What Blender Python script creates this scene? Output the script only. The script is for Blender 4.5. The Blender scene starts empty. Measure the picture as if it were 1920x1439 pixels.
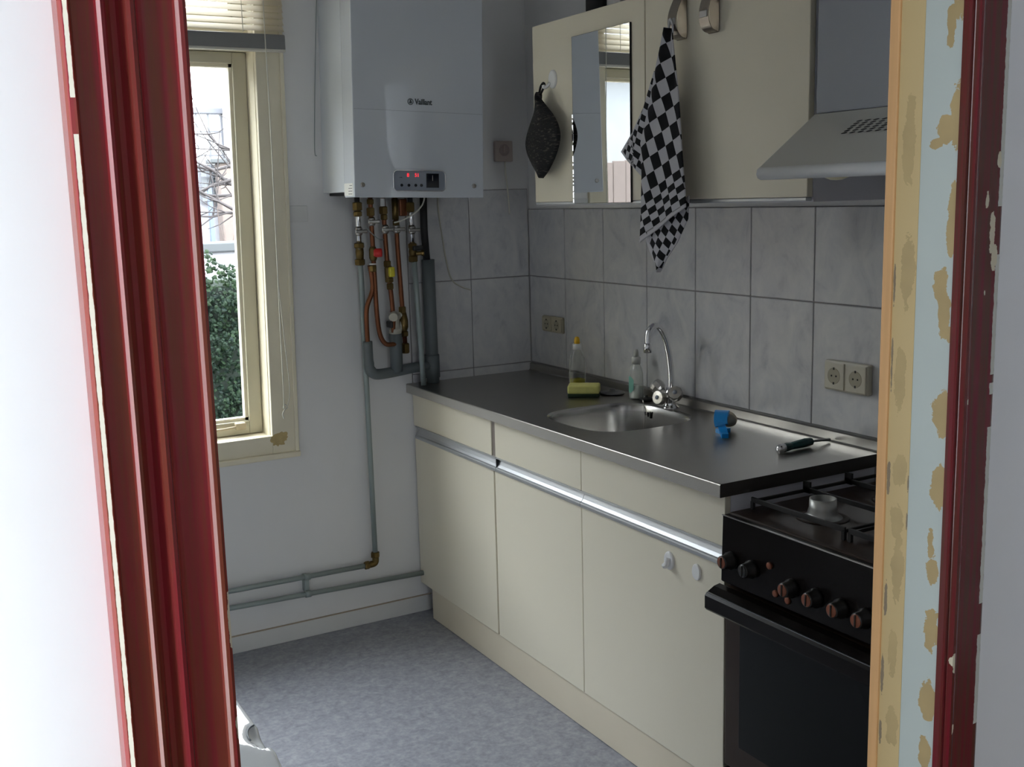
import bpy, bmesh, math, random
from mathutils import Vector, Matrix, noise as mnoise

random.seed(7)
PI = math.pi
scene = bpy.context.scene
COL = scene.collection

# ------------------------------------------------------------------ camera, sky, exposure
cam_data = bpy.data.cameras.new('camera')
cam_data.sensor_fit = 'HORIZONTAL'
cam_data.sensor_width = 36.0
cam_data.lens = 2039.67 / 1920 * 36.0
cam_data.clip_start = 0.02
cam = bpy.data.objects.new('camera', cam_data)
COL.objects.link(cam)
_r = Vector((0.86692011, -0.4977884, -0.02561703))
_u = Vector((0.10533122, 0.13272131, 0.98554066))
_f = Vector((0.48719078, 0.85708329, -0.16749143))
cam.matrix_world = Matrix(((_r.x, _u.x, -_f.x, -2.17015665), (_r.y, _u.y, -_f.y, -3.66340626), (_r.z, _u.z, -_f.z, 1.56255205), (0, 0, 0, 1)))
scene.camera = cam

scene.view_settings.view_transform = 'Standard'
scene.view_settings.look = 'None'
scene.view_settings.gamma = 1.0
scene.view_settings.use_curve_mapping = False
scene.view_settings.exposure = 1.2
try:
    scene.cycles.use_denoising = True
    scene.cycles.max_bounces = 10
    scene.cycles.diffuse_bounces = 5
    scene.cycles.glossy_bounces = 5
    scene.cycles.transmission_bounces = 8
    scene.cycles.transparent_max_bounces = 12
    scene.cycles.sample_clamp_indirect = 6.0
    scene.cycles.caustics_reflective = False
    scene.cycles.caustics_refractive = False
except Exception:
    pass

world = bpy.data.worlds.new('overcast_sky')
scene.world = world
world.use_nodes = True
wn = world.node_tree
wn.nodes.clear()
wo = wn.nodes.new('ShaderNodeOutputWorld')
wb = wn.nodes.new('ShaderNodeBackground')
wt = wn.nodes.new('ShaderNodeTexCoord')
ws = wn.nodes.new('ShaderNodeSeparateXYZ')
wr = wn.nodes.new('ShaderNodeValToRGB')          # an overcast sky: about three times brighter overhead than at the horizon
wr.color_ramp.elements[0].position = 0.0
wr.color_ramp.elements[0].color = (0.53, 0.545, 0.57, 1)
wr.color_ramp.elements[1].position = 1.0
wr.color_ramp.elements[1].color = (1.18, 1.21, 1.27, 1)
wn.links.new(wt.outputs['Generated'], ws.inputs[0])
wn.links.new(ws.outputs['Z'], wr.inputs[0])
wn.links.new(wr.outputs[0], wb.inputs['Color'])
wb.inputs['Strength'].default_value = 8.3
wn.links.new(wb.outputs[0], wo.inputs[0])


def portal(name, loc, rot, sx, sy):               # guides sky sampling to a window opening; gives no light itself
    l = bpy.data.lights.new(name, 'AREA')
    l.shape = 'RECTANGLE'
    l.size = sx
    l.size_y = sy
    l.cycles.is_portal = True
    o = bpy.data.objects.new(name, l)
    o.location = loc
    o.rotation_euler = rot
    COL.objects.link(o)


# ------------------------------------------------------------------ helpers
def mesh_from(verts, faces, name='m'):
    me = bpy.data.meshes.new(name)
    me.from_pydata([tuple(v) for v in verts], [], faces)
    me.validate()
    return me


class MBSplit:
    """every shape becomes a part of its own"""
    def __init__(self):
        self.parts = []

    def __getattr__(self, k):
        def call(*a, **kw):
            m = MB()
            self.parts.append(m)
            return getattr(m, k)(*a, **kw)
        return call

    def build_each(self, name, mat, parent):
        for m in self.parts:
            m.build(name, mat, parent)


class MB:
    """collects faces of one mesh"""
    def __init__(self):
        self.v, self.f, self.sm, self.mi = [], [], [], []
        self.cur = 0

    def add(self, vs, fs, smooth=False):
        b = len(self.v)
        self.v += [Vector(p) for p in vs]
        for f in fs:
            self.f.append([i + b for i in f])
            self.sm.append(smooth)
            self.mi.append(self.cur)
        return self

    def box(self, x0, x1, y0, y1, z0, z1):
        x0, x1 = min(x0, x1), max(x0, x1)
        y0, y1 = min(y0, y1), max(y0, y1)
        z0, z1 = min(z0, z1), max(z0, z1)
        vs = [(x, y, z) for z in (z0, z1) for y in (y0, y1) for x in (x0, x1)]
        return self.add(vs, [(0, 2, 3, 1), (4, 5, 7, 6), (0, 1, 5, 4), (2, 6, 7, 3), (0, 4, 6, 2), (1, 3, 7, 5)])

    def rbox(self, x0, x1, y0, y1, z0, z1, r=0.003, seg=2):
        x0, x1 = min(x0, x1), max(x0, x1)
        y0, y1 = min(y0, y1), max(y0, y1)
        z0, z1 = min(z0, z1), max(z0, z1)
        bm = bmesh.new()
        bmesh.ops.create_cube(bm, size=1)
        for v in bm.verts:
            v.co = Vector(((x0 + x1) / 2 + v.co.x * (x1 - x0), (y0 + y1) / 2 + v.co.y * (y1 - y0), (z0 + z1) / 2 + v.co.z * (z1 - z0)))
        r = min(r, 0.49 * min(x1 - x0, y1 - y0, z1 - z0))
        bmesh.ops.bevel(bm, geom=bm.edges[:], offset=r, segments=seg, profile=0.5, affect='EDGES')
        bm.verts.index_update()
        vs = [v.co.copy() for v in bm.verts]
        fs = [[v.index for v in f.verts] for f in bm.faces]
        bm.free()
        return self.add(vs, fs)

    def tube(self, pts, r, n=10, cap=True, smooth=True):
        pts = [Vector(p) for p in pts]
        rs = r if isinstance(r, (list, tuple)) else [r] * len(pts)
        t0 = (pts[1] - pts[0]).normalized()
        up = Vector((0, 0, 1)) if abs(t0.z) < 0.9 else Vector((1, 0, 0))
        nx = t0.cross(up).normalized()
        vs, fs = [], []
        for i, p in enumerate(pts):
            if i == 0:
                t = t0
            elif i == len(pts) - 1:
                t = (pts[i] - pts[i - 1]).normalized()
            else:
                t = ((pts[i + 1] - pts[i]).normalized() + (pts[i] - pts[i - 1]).normalized())
                t = t.normalized() if t.length > 1e-6 else (pts[i + 1] - pts[i]).normalized()
            nx = nx - t * nx.dot(t)
            nx = nx.normalized() if nx.length > 1e-6 else t.orthogonal().normalized()
            ny = t.cross(nx)
            for k in range(n):
                a = 2 * PI * k / n
                vs.append(p + (nx * math.cos(a) + ny * math.sin(a)) * rs[i])
        for i in range(len(pts) - 1):
            for k in range(n):
                a, b = i * n + k, i * n + (k + 1) % n
                fs.append((a, b, b + n, a + n))
        self.add(vs, fs, smooth)
        if cap:
            m = (len(pts) - 1) * n
            self.add(vs[:n], [tuple(range(n))[::-1]])
            self.add(vs[m:], [tuple(range(n))])
        return self

    def lathe(self, prof, c=(0, 0, 0), axis=(0, 0, 1), n=20, smooth=True, sx=1.0, sy=1.0):
        """prof = [(radius, height)] about an axis through c"""
        c = Vector(c)
        q = Vector((0, 0, 1)).rotation_difference(Vector(axis).normalized())
        vs, fs = [], []
        for (r, h) in prof:
            for k in range(n):
                a = 2 * PI * k / n
                vs.append(c + q @ Vector((r * sx * math.cos(a), r * sy * math.sin(a), h)))
        for i in range(len(prof) - 1):
            for k in range(n):
                a, b = i * n + k, i * n + (k + 1) % n
                fs.append((a, b, b + n, a + n))
        m = (len(prof) - 1) * n
        if prof[0][0] > 1e-5:
            fs.append(tuple(range(n))[::-1])
        if prof[-1][0] > 1e-5:
            fs.append(tuple(range(m, m + n)))
        return self.add(vs, fs, smooth)

    def prism(self, poly, axis, a0, a1, smooth=False, cap=True):
        """poly of 2D points extruded along axis; x: (y,z)  y: (x,z)  z: (x,y)"""
        def P(p, a):
            return {'x': (a, p[0], p[1]), 'y': (p[0], a, p[1]), 'z': (p[0], p[1], a)}[axis]
        n = len(poly)
        vs = [P(p, a0) for p in poly] + [P(p, a1) for p in poly]
        self.add(vs, [(i, (i + 1) % n, n + (i + 1) % n, n + i) for i in range(n)], smooth)
        if cap:
            self.add(vs[:n], [tuple(range(n))[::-1]])
            self.add(vs[n:], [tuple(range(n))])
        return self

    def strip(self, poly, axis, a0, a1, smooth=False):
        """open profile extruded along axis"""
        def P(p, a):
            return {'x': (a, p[0], p[1]), 'y': (p[0], a, p[1]), 'z': (p[0], p[1], a)}[axis]
        n = len(poly)
        vs = [P(p, a0) for p in poly] + [P(p, a1) for p in poly]
        return self.add(vs, [(i, i + 1, n + i + 1, n + i) for i in range(n - 1)], smooth)

    def xf(self, M):
        self.v = [M @ p for p in self.v]
        return self

    def mesh(self, name='m', recalc=True):
        me = bpy.data.meshes.new(name)
        me.from_pydata([tuple(p) for p in self.v], [], self.f)
        me.polygons.foreach_set('use_smooth', self.sm)
        me.polygons.foreach_set('material_index', self.mi)
        if recalc:
            bm = bmesh.new()
            bm.from_mesh(me)
            bmesh.ops.remove_doubles(bm, verts=bm.verts, dist=1e-6)
            bmesh.ops.recalc_face_normals(bm, faces=bm.faces)
            bm.to_mesh(me)
            bm.free()
        return me

    def build(self, name, mat, parent=None, recalc=True, **props):
        return link(name, self.mesh(name, recalc), mat, parent, **props)


def link(name, me, mat, parent=None, **props):
    for m in (mat if isinstance(mat, (list, tuple)) else [mat]):
        if m is not None:
            me.materials.append(m)
    o = bpy.data.objects.new(name, me)
    COL.objects.link(o)
    if parent is not None:
        adopt(o, parent)
    for k, v in props.items():
        o[k] = v
    return o


def adopt(o, parent):
    o.parent = parent
    W = Matrix.Identity(4)
    p = parent
    chain = []
    while p is not None:
        chain.append(p)
        p = p.parent
    for p in reversed(chain):
        if p.parent is not None:
            W = W @ p.matrix_parent_inverse
        W = W @ p.matrix_basis
    o.matrix_parent_inverse = W.inverted()


def thing(name, label, cat, loc=(0, 0, 0), group=None):
    o = bpy.data.objects.new(name, None)
    o.empty_display_size = 0.05
    COL.objects.link(o)
    o.location = loc
    o['label'] = label
    o['category'] = cat
    if group:
        o['group'] = group
    return o


def tag(o, label, cat, group=None):
    o['label'] = label
    o['category'] = cat
    if group:
        o['group'] = group
    return o


def struct(name, mb, mat):
    o = mb.build(name, mat)
    o['kind'] = 'structure'
    return o


def struct_root(name, loc=(0, 0, 0)):
    o = bpy.data.objects.new(name, None)
    COL.objects.link(o)
    o.location = loc
    o['kind'] = 'structure'
    return o


def smooth_path(pts, n=6):
    P = [Vector(p) for p in pts]
    P = [P[0] * 2 - P[1]] + P + [P[-1] * 2 - P[-2]]
    out = []
    for i in range(1, len(P) - 2):
        a, b, c, d = P[i - 1], P[i], P[i + 1], P[i + 2]
        for k in range(n):
            t = k / n
            out.append(0.5 * ((2 * b) + (c - a) * t + (2 * a - 5 * b + 4 * c - d) * t * t + (3 * b - a - 3 * c + d) * t ** 3))
    out.append(P[-2])
    return out


def text_mesh(s, size, align='CENTER', extrude=0.0006, offset=0.0):
    cu = bpy.data.curves.new('t', 'FONT')
    cu.body = s
    cu.size = size
    cu.align_x = align
    cu.align_y = 'CENTER'
    cu.extrude = extrude
    cu.offset = offset
    o = bpy.data.objects.new('t', cu)
    COL.objects.link(o)
    dg = bpy.context.evaluated_depsgraph_get()
    dg.update()
    me = bpy.data.meshes.new_from_object(o.evaluated_get(dg))
    bpy.data.objects.remove(o)
    return me


# ------------------------------------------------------------------ materials
def hexlin(r, g, b):
    return (r, g, b, 1.0)


class NT:
    def __init__(self, name):
        self.m = bpy.data.materials.new(name)
        self.m.use_nodes = True
        self.t = self.m.node_tree
        self.b = self.t.nodes['Principled BSDF']

    def n(self, kind, **kw):
        x = self.t.nodes.new(kind)
        for k, v in kw.items():
            if k.startswith('_'):
                setattr(x, k[1:], v)
            else:
                x.inputs[k].default_value = v
        return x

    def l(self, a, b):
        self.t.links.new(a, b)

    def math(self, op, a, b=None, clamp=False):
        x = self.t.nodes.new('ShaderNodeMath')
        x.operation = op
        x.use_clamp = clamp
        for i, q in enumerate((a, b)):
            if q is None:
                continue
            if isinstance(q, (int, float)):
                x.inputs[i].default_value = q
            else:
                self.l(q, x.inputs[i])
        return x.outputs[0]

    def mix(self, fac, a, b):
        x = self.t.nodes.new('ShaderNodeMix')
        x.data_type = 'RGBA'
        for i, q in ((0, fac), (6, a), (7, b)):
            if isinstance(q, (int, float, tuple)):
                x.inputs[i].default_value = q if not isinstance(q, tuple) else hexlin(*q[:3])
            else:
                self.l(q, x.inputs[i])
        return x.outputs[2]

    def bump(self, h, strength=0.2, dist=0.002):
        x = self.n('ShaderNodeBump', Strength=strength, Distance=dist)
        self.l(h, x.inputs['Height'])
        self.l(x.outputs[0], self.b.inputs['Normal'])

    def ramp(self, fac, stops):
        x = self.t.nodes.new('ShaderNodeValToRGB')
        e = x.color_ramp.elements
        while len(e) < len(stops):
            e.new(0.5)
        for i, (p, c) in enumerate(stops):
            e[i].position = p
            e[i].color = c if len(c) == 4 else hexlin(*c)
        self.l(fac, x.inputs[0])
        return x.outputs[0]

    def coord(self, which='Object'):
        return self.t.nodes.new('ShaderNodeTexCoord').outputs[which]

    def noise(self, vec, scale, detail=3, rough=0.5, dist=0.0):
        x = self.n('ShaderNodeTexNoise', Scale=scale, Detail=detail, Roughness=rough, Distortion=dist)
        self.l(vec, x.inputs['Vector'])
        return x.outputs[0]

    def scaled(self, vec, s, off=(0, 0, 0)):
        x = self.t.nodes.new('ShaderNodeMapping')
        x.inputs['Scale'].default_value = s
        x.inputs['Location'].default_value = off
        self.l(vec, x.inputs[0])
        return x.outputs[0]


def plain(name, col, rough=0.5, metal=0.0, var=0.0, vscale=8.0, bump=0.0, bscale=200.0, coat=0.0, spec=None, stretch=None):
    k = NT(name)
    k.b.inputs['Roughness'].default_value = rough
    k.b.inputs['Metallic'].default_value = metal
    k.b.inputs['Coat Weight'].default_value = coat
    if spec is not None:
        k.b.inputs['Specular IOR Level'].default_value = spec
    k.b.inputs['Base Color'].default_value = hexlin(*col)
    co = k.coord()
    if stretch:
        co = k.scaled(co, stretch)
    if var:
        nz = k.noise(co, vscale, 4)
        k.l(k.mix(nz, tuple(c * (1 - var) for c in col), tuple(min(1, c * (1 + var)) for c in col)), k.b.inputs['Base Color'])
    if bump:
        k.bump(k.noise(co, bscale, 3), bump, 0.001)
    return k.m


M = {}
M['wall_white'] = plain('painted_plaster', (0.74, 0.735, 0.73), 0.75, var=0.05, vscale=3, bump=0.25, bscale=60)
M['hall_white'] = plain('hall_plaster', (0.82, 0.83, 0.86), 0.8, var=0.03, vscale=4, bump=0.3, bscale=45)
M['ceiling'] = plain('ceiling_paint', (0.75, 0.75, 0.75), 0.85, bump=0.1)
M['base_white'] = plain('baseboard_paint', (0.66, 0.66, 0.65), 0.5, var=0.06, vscale=10)
M['seam'] = plain('tan_seam', (0.40, 0.33, 0.25), 0.7)
M['cabinet'] = plain('cream_laminate', (0.76, 0.71, 0.58), 0.42, var=0.02, vscale=2, bump=0.06, bscale=150)
M['cabinet_edge'] = plain('cabinet_edge_band', (0.60, 0.58, 0.50), 0.5)
M['carcass'] = plain('white_melamine', (0.74, 0.74, 0.80), 0.45, var=0.02)
M['plinth'] = plain('plinth_laminate', (0.70, 0.63, 0.50), 0.5, var=0.05, vscale=5)
M['alu'] = plain('brushed_aluminium', (0.50, 0.515, 0.53), 0.46, 0.85)
M['gap'] = plain('metal_upright', (0.34, 0.30, 0.27), 0.45, 0.6)
M['black'] = plain('black_plastic', (0.012, 0.012, 0.012), 0.45)
M['blackmatte'] = plain('black_matte', (0.01, 0.01, 0.011), 0.8)
M['rubber'] = plain('black_rubber', (0.015, 0.015, 0.015), 0.6)
M['steel'] = None
M['chrome'] = plain('chrome', (0.82, 0.82, 0.84), 0.08, 1.0)
M['dullchrome'] = plain('worn_chrome', (0.55, 0.53, 0.50), 0.25, 1.0, var=0.2, vscale=30)
M['brass'] = plain('old_brass', (0.17, 0.115, 0.04), 0.42, 0.85, var=0.3, vscale=40)
M['copper'] = plain('old_copper', (0.22, 0.085, 0.042), 0.4, 0.85, var=0.3, vscale=25)
M['greypipe'] = plain('grey_painted_pipe', (0.30, 0.35, 0.34), 0.4, 0.2, var=0.08, vscale=12)
M['pvc'] = plain('grey_pvc', (0.125, 0.145, 0.15), 0.45, var=0.08, vscale=9)
M['whiteplastic'] = plain('white_plastic', (0.80, 0.80, 0.80), 0.35)
M['ivory'] = plain('ivory_plastic', (0.62, 0.58, 0.47), 0.4)
M['ivorydark'] = plain('ivory_socket_well', (0.40, 0.36, 0.26), 0.45)
M['brownplastic'] = plain('old_beige_plastic', (0.48, 0.40, 0.36), 0.5)
M['red'] = plain('red_tap_plastic', (0.60, 0.02, 0.02), 0.4)
M['yellow'] = plain('yellow_cap_plastic', (0.75, 0.66, 0.05), 0.45)
M['boiler'] = plain('boiler_enamel', (0.66, 0.70, 0.755), 0.3, coat=1.0)
M['boiler'].node_tree.nodes['Principled BSDF'].inputs['Coat Roughness'].default_value = 0.03
M['boilerside'] = plain('boiler_side_enamel', (0.67, 0.71, 0.76), 0.3)
M['boilertrim'] = plain('boiler_grey_trim', (0.25, 0.28, 0.33), 0.3)
M['gauge'] = plain('gauge_window', (0.01, 0.012, 0.02), 0.12)
M['logo'] = plain('logo_grey', (0.07, 0.085, 0.09), 0.5)
M['sticker'] = plain('paper_sticker', (0.82, 0.82, 0.78), 0.7)
M['ink'] = plain('printed_ink', (0.2, 0.2, 0.2), 0.7)
M['hood'] = plain('hood_enamel', (0.56, 0.56, 0.53), 0.35, var=0.03, vscale=4)
M['hoodpanel'] = plain('hood_upper_panel', (0.33, 0.355, 0.40), 0.45)
M['hooddark'] = plain('hood_slot_dark', (0.015, 0.015, 0.015), 0.6)
M['hoodrim'] = plain('hood_rim', (0.68, 0.70, 0.72), 0.3)
M['lens'] = plain('lamp_lens', (0.75, 0.70, 0.50), 0.3)
M['stove'] = plain('stove_black_enamel', (0.006, 0.0045, 0.004), 0.25, spec=0.15)
M['hob'] = plain('hob_brown_enamel', (0.026, 0.014, 0.009), 0.3, var=0.4, vscale=15, spec=0.25)
M['ovenglass'] = plain('oven_glass', (0.006, 0.007, 0.007), 0.12, spec=0.15)
M['iron'] = plain('cast_iron', (0.012, 0.011, 0.011), 0.5, bump=0.2, bscale=120)
M['knob'] = plain('knob_black', (0.008, 0.007, 0.006), 0.3)
M['knobface'] = plain('knob_copper_face', (0.22, 0.065, 0.03), 0.45, 0.2)
M['burner'] = plain('burner_aluminium', (0.42, 0.42, 0.40), 0.4, 0.9, var=0.2, vscale=40)
M['sponge'] = plain('yellow_sponge', (0.78, 0.74, 0.25), 0.9, var=0.12, vscale=60, bump=0.6, bscale=300)
M['scour'] = plain('dark_scouring_pad', (0.02, 0.04, 0.02), 0.95, bump=0.8, bscale=400)
M['blue'] = plain('blue_plastic', (0.02, 0.30, 0.75), 0.3)
M['beige'] = plain('beige_plastic', (0.75, 0.68, 0.52), 0.45)
M['greenhandle'] = plain('dark_green_handle', (0.004, 0.055, 0.055), 0.3)
M['shaft'] = plain('screwdriver_steel', (0.25, 0.25, 0.25), 0.35, 1.0)
M['mirror'] = plain('mirror_silver', (0.88, 0.90, 0.90), 0.012, 1.0)
M['mirroredge'] = plain('mirror_edge', (0.70, 0.74, 0.74), 0.05, 0.9)
M['frame'] = plain('cream_window_paint', (0.78, 0.72, 0.56), 0.45, var=0.10, vscale=7, bump=0.1, bscale=40)
M['sash'] = plain('sash_paint', (0.50, 0.47, 0.36), 0.45, var=0.08, vscale=8)
M['blindrail'] = plain('blind_rail_grey', (0.22, 0.22, 0.22), 0.45)
M['cord'] = plain('white_cord', (0.72, 0.70, 0.62), 0.7)
M['dirtywhite'] = plain('dirty_white_hose', (0.50, 0.48, 0.40), 0.5)
M['soapwhite'] = plain('pale_liquid_soap', (0.72, 0.74, 0.70), 0.4)
M['soaplabel'] = plain('green_print_label', (0.18, 0.42, 0.34), 0.5)
M['binwhite'] = plain('white_bin_plastic', (0.80, 0.82, 0.84), 0.07, coat=0.6)
M['crock'] = plain('grey_glazed_pottery', (0.45, 0.43, 0.42), 0.3)
M['hallfloor'] = plain('hall_floorboards', (0.30, 0.24, 0.18), 0.5, var=0.2, vscale=6)


def mk_steel():
    k = NT('brushed_steel')
    k.b.inputs['Metallic'].default_value = 1.0
    co = k.coord()
    nz = k.noise(co, 7, 5, 0.6)
    k.l(k.mix(nz, (0.37, 0.355, 0.33), (0.405, 0.39, 0.36)), k.b.inputs['Base Color'])
    k.b.inputs['Roughness'].default_value = 0.29
    return k.m


M['steel'] = mk_steel()


def mk_tile():
    k = NT('marbled_tile')
    k.b.inputs['Roughness'].default_value = 0.22
    co = k.coord()
    oi = k.t.nodes.new('ShaderNodeObjectInfo')
    av = k.t.nodes.new('ShaderNodeVectorMath')
    av.operation = 'ADD'
    cb = k.t.nodes.new('ShaderNodeCombineXYZ')
    k.l(k.math('MULTIPLY', oi.outputs['Random'], 37.0), cb.inputs[0])
    k.l(k.math('MULTIPLY', oi.outputs['Random'], 91.0), cb.inputs[2])
    k.l(co, av.inputs[0])
    k.l(cb.outputs[0], av.inputs[1])
    rot = k.t.nodes.new('ShaderNodeMapping')
    rot.inputs['Rotation'].default_value = (0.7, 0.7, 0.5)
    rot.inputs['Scale'].default_value = (1.5, 1.5, 1.05)
    k.l(av.outputs[0], rot.inputs[0])
    a = k.noise(rot.outputs[0], 6.5, 6, 0.62, 1.2)
    b = k.noise(rot.outputs[0], 22, 4, 0.6, 0.6)
    c = k.math('ADD', k.math('MULTIPLY', a, 0.75), k.math('MULTIPLY', b, 0.25))
    k.l(k.ramp(c, [(0.30, (0.44, 0.44, 0.475)), (0.45, (0.56, 0.56, 0.575)), (0.62, (0.64, 0.63, 0.625))]), k.b.inputs['Base Color'])
    return k.m


M['tile'] = mk_tile()
M['grout'] = plain('grey_grout', (0.26, 0.25, 0.25), 0.9, var=0.1)


def mk_floor():
    k = NT('blue_grey_vinyl')
    k.b.inputs['Roughness'].default_value = 0.48
    co = k.coord()
    a = k.noise(k.scaled(co, (1.0, 1.0, 1)), 28, 4, 0.65, 0.5)
    b = k.noise(co, 75, 3, 0.6)
    c = k.math('ADD', k.math('MULTIPLY', a, 0.6), k.math('MULTIPLY', b, 0.4))
    k.l(k.ramp(c, [(0.34, (0.19, 0.20, 0.235)), (0.5, (0.27, 0.28, 0.32)), (0.66, (0.36, 0.37, 0.405))]), k.b.inputs['Base Color'])
    return k.m


M['floor'] = mk_floor()


def ellipse_mask(k, sep, nz, spots, u=1, v=2):
    """union of ragged spots; spots = (u, v, ru, rv) in the object's own coordinates"""
    out = None
    for (a, b, ra, rb) in spots:
        du = k.math('DIVIDE', k.math('SUBTRACT', sep.outputs[u], a), ra)
        dv = k.math('DIVIDE', k.math('SUBTRACT', sep.outputs[v], b), rb)
        d = k.math('ADD', k.math('MULTIPLY', du, du), k.math('MULTIPLY', dv, dv))
        d = k.math('ADD', d, k.math('MULTIPLY', k.math('SUBTRACT', nz, 0.5), 4.2))
        m = k.math('LESS_THAN', d, 1.0)
        out = m if out is None else k.math('MAXIMUM', out, m)
    return out


def mk_paint(name, base, base2, rough, strips, spots, chip=(0.74, 0.70, 0.60), spotcol=(0.66, 0.60, 0.46), worn=0.5):
    """old gloss paint; strips = (x centre, half width, noise scale, threshold) of bare edge running up the moulding"""
    k = NT(name)
    co = k.coord()
    sep = k.t.nodes.new('ShaderNodeSeparateXYZ')
    k.l(co, sep.inputs[0])
    streak = k.noise(k.scaled(co, (90, 90, 2.2)), 1.0, 4, 0.6)
    col = k.mix(k.ramp(streak, [(worn - 0.12, (0, 0, 0)), (worn + 0.12, (1, 1, 1))]), base, base2)
    nz = k.noise(co, 70, 4, 0.6)
    wob = k.noise(k.scaled(co, (0.0, 0.0, 1.0)), 60, 3, 0.6)
    mask = None
    for (c, h, sc, th) in strips:
        lo = k.noise(k.scaled(co, (0.0, 0.0, 1.0), (0, 0, c * 77)), sc, 3, 0.55)
        w = k.math('MULTIPLY', k.math('ADD', k.math('MULTIPLY', k.math('SUBTRACT', wob, 0.5), 1.4), 1.0), h)
        ins = k.math('LESS_THAN', k.math('ABSOLUTE', k.math('SUBTRACT', sep.outputs[0], c)), w)
        m = k.math('MULTIPLY', ins, k.math('GREATER_THAN', lo, th))
        mask = m if mask is None else k.math('MAXIMUM', mask, m)
    if mask is not None:
        col = k.mix(mask, col, chip)
    if spots:
        m2 = ellipse_mask(k, sep, nz, spots, 0, 2)
        col = k.mix(m2, col, spotcol)
        mask = m2 if mask is None else k.math('MAXIMUM', mask, m2)
    k.l(col, k.b.inputs['Base Color'])
    r = k.math('ADD', rough, k.math('MULTIPLY', mask, 0.4)) if mask is not None else None
    if r is not None:
        k.l(r, k.b.inputs['Roughness'])
    hgt = k.math('ADD', k.math('MULTIPLY', streak, 0.5), k.noise(k.scaled(co, (30, 30, 12)), 1.0, 3))
    if mask is not None:
        hgt = k.math('SUBTRACT', hgt, k.math('MULTIPLY', mask, 1.2))
    k.bump(hgt, 0.35, 0.0012)
    return k.m


def mk_jamb(name, base, patch, spots, rough=0.45, dark=None, darkspots=None):
    k = NT(name)
    co = k.coord()
    sep = k.t.nodes.new('ShaderNodeSeparateXYZ')
    k.l(co, sep.inputs[0])
    nz = k.noise(co, 34, 6, 0.68, 0.4)
    col = k.mix(k.noise(co, 5, 4), tuple(c * 0.93 for c in base), tuple(min(1, c * 1.05) for c in base))
    if spots:
        m = ellipse_mask(k, sep, nz, spots)
        pc = k.mix(k.noise(co, 14, 3), tuple(c * 0.78 for c in patch), tuple(min(1, c * 1.12) for c in patch))
        col = k.mix(m, col, pc)
    if darkspots:
        m3 = ellipse_mask(k, sep, k.noise(co, 60, 4, 0.7), darkspots)
        col = k.mix(m3, col, dark)
    k.l(col, k.b.inputs['Base Color'])
    k.b.inputs['Roughness'].default_value = rough
    k.bump(k.noise(co, 30, 4), 0.15, 0.001)
    return k.m


def mk_glass(name, tint=(1, 1, 1), rough=0.0, ior=1.45, thin=True):
    k = NT(name)
    k.t.nodes.remove(k.b)
    out = k.t.nodes['Material Output']
    if thin:       # a flat pane: lets straight light through, reflects at its fresnel rate
        tr = k.t.nodes.new('ShaderNodeBsdfTransparent')
        tr.inputs[0].default_value = hexlin(*tint)
        gl = k.t.nodes.new('ShaderNodeBsdfGlossy')
        gl.inputs['Roughness'].default_value = rough
        fr = k.t.nodes.new('ShaderNodeFresnel')
        fr.inputs[0].default_value = ior
        mx = k.t.nodes.new('ShaderNodeMixShader')
        ge = k.t.nodes.new('ShaderNodeNewGeometry')      # only the face met first reflects
        k.l(k.math('MULTIPLY', fr.outputs[0], k.math('SUBTRACT', 1.0, ge.outputs['Backfacing'])), mx.inputs[0])
        k.l(tr.outputs[0], mx.inputs[1])
        k.l(gl.outputs[0], mx.inputs[2])
        k.l(mx.outputs[0], out.inputs[0])
    else:
        g = k.t.nodes.new('ShaderNodeBsdfGlass')
        g.inputs['Color'].default_value = hexlin(*tint)
        g.inputs['Roughness'].default_value = rough
        g.inputs['IOR'].default_value = ior
        k.l(g.outputs[0], out.inputs[0])
    return k.m


def mk_translucent(name, col, fac, rough=0.6):
    k = NT(name)
    k.b.inputs['Base Color'].default_value = hexlin(*col)
    k.b.inputs['Roughness'].default_value = rough
    tl = k.t.nodes.new('ShaderNodeBsdfTranslucent')
    tl.inputs[0].default_value = hexlin(*col)
    mx = k.t.nodes.new('ShaderNodeMixShader')
    mx.inputs[0].default_value = fac
    out = k.t.nodes['Material Output']
    k.l(k.b.outputs[0], mx.inputs[1])
    k.l(tl.outputs[0], mx.inputs[2])
    k.l(mx.outputs[0], out.inputs[0])
    return k.m


M['pane'] = mk_glass('window_glass', (0.92, 0.94, 0.94))
M['bottleclear'] = mk_glass('clear_bottle_plastic', (0.93, 0.94, 0.91), 0.06, 1.6)
_t = M['bottleclear'].node_tree                     # bright edges painted as white haze where the wall turns edge-on
_mx = _t.nodes.new('ShaderNodeMixShader')
_df = _t.nodes.new('ShaderNodeBsdfDiffuse')
_df.inputs[0].default_value = (0.85, 0.86, 0.82, 1)
_lw = _t.nodes.new('ShaderNodeLayerWeight')
_lw.inputs[0].default_value = 0.25
_pw = _t.nodes.new('ShaderNodeMath')
_pw.operation = 'MULTIPLY'
_pw.inputs[1].default_value = 0.75
_t.links.new(_lw.outputs['Facing'], _pw.inputs[0])
_t.links.new(_pw.outputs[0], _mx.inputs[0])
_t.links.new(_t.nodes['Mix Shader'].outputs[0], _mx.inputs[1])
_t.links.new(_df.outputs[0], _mx.inputs[2])
_t.links.new(_mx.outputs[0], _t.nodes['Material Output'].inputs[0])
M['liquid'] = mk_translucent('yellow_dish_soap', (0.62, 0.54, 0.02), 0.5, 0.15)


M['slat'] = mk_translucent('cream_blind_slat', (0.88, 0.82, 0.70), 0.66)


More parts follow.
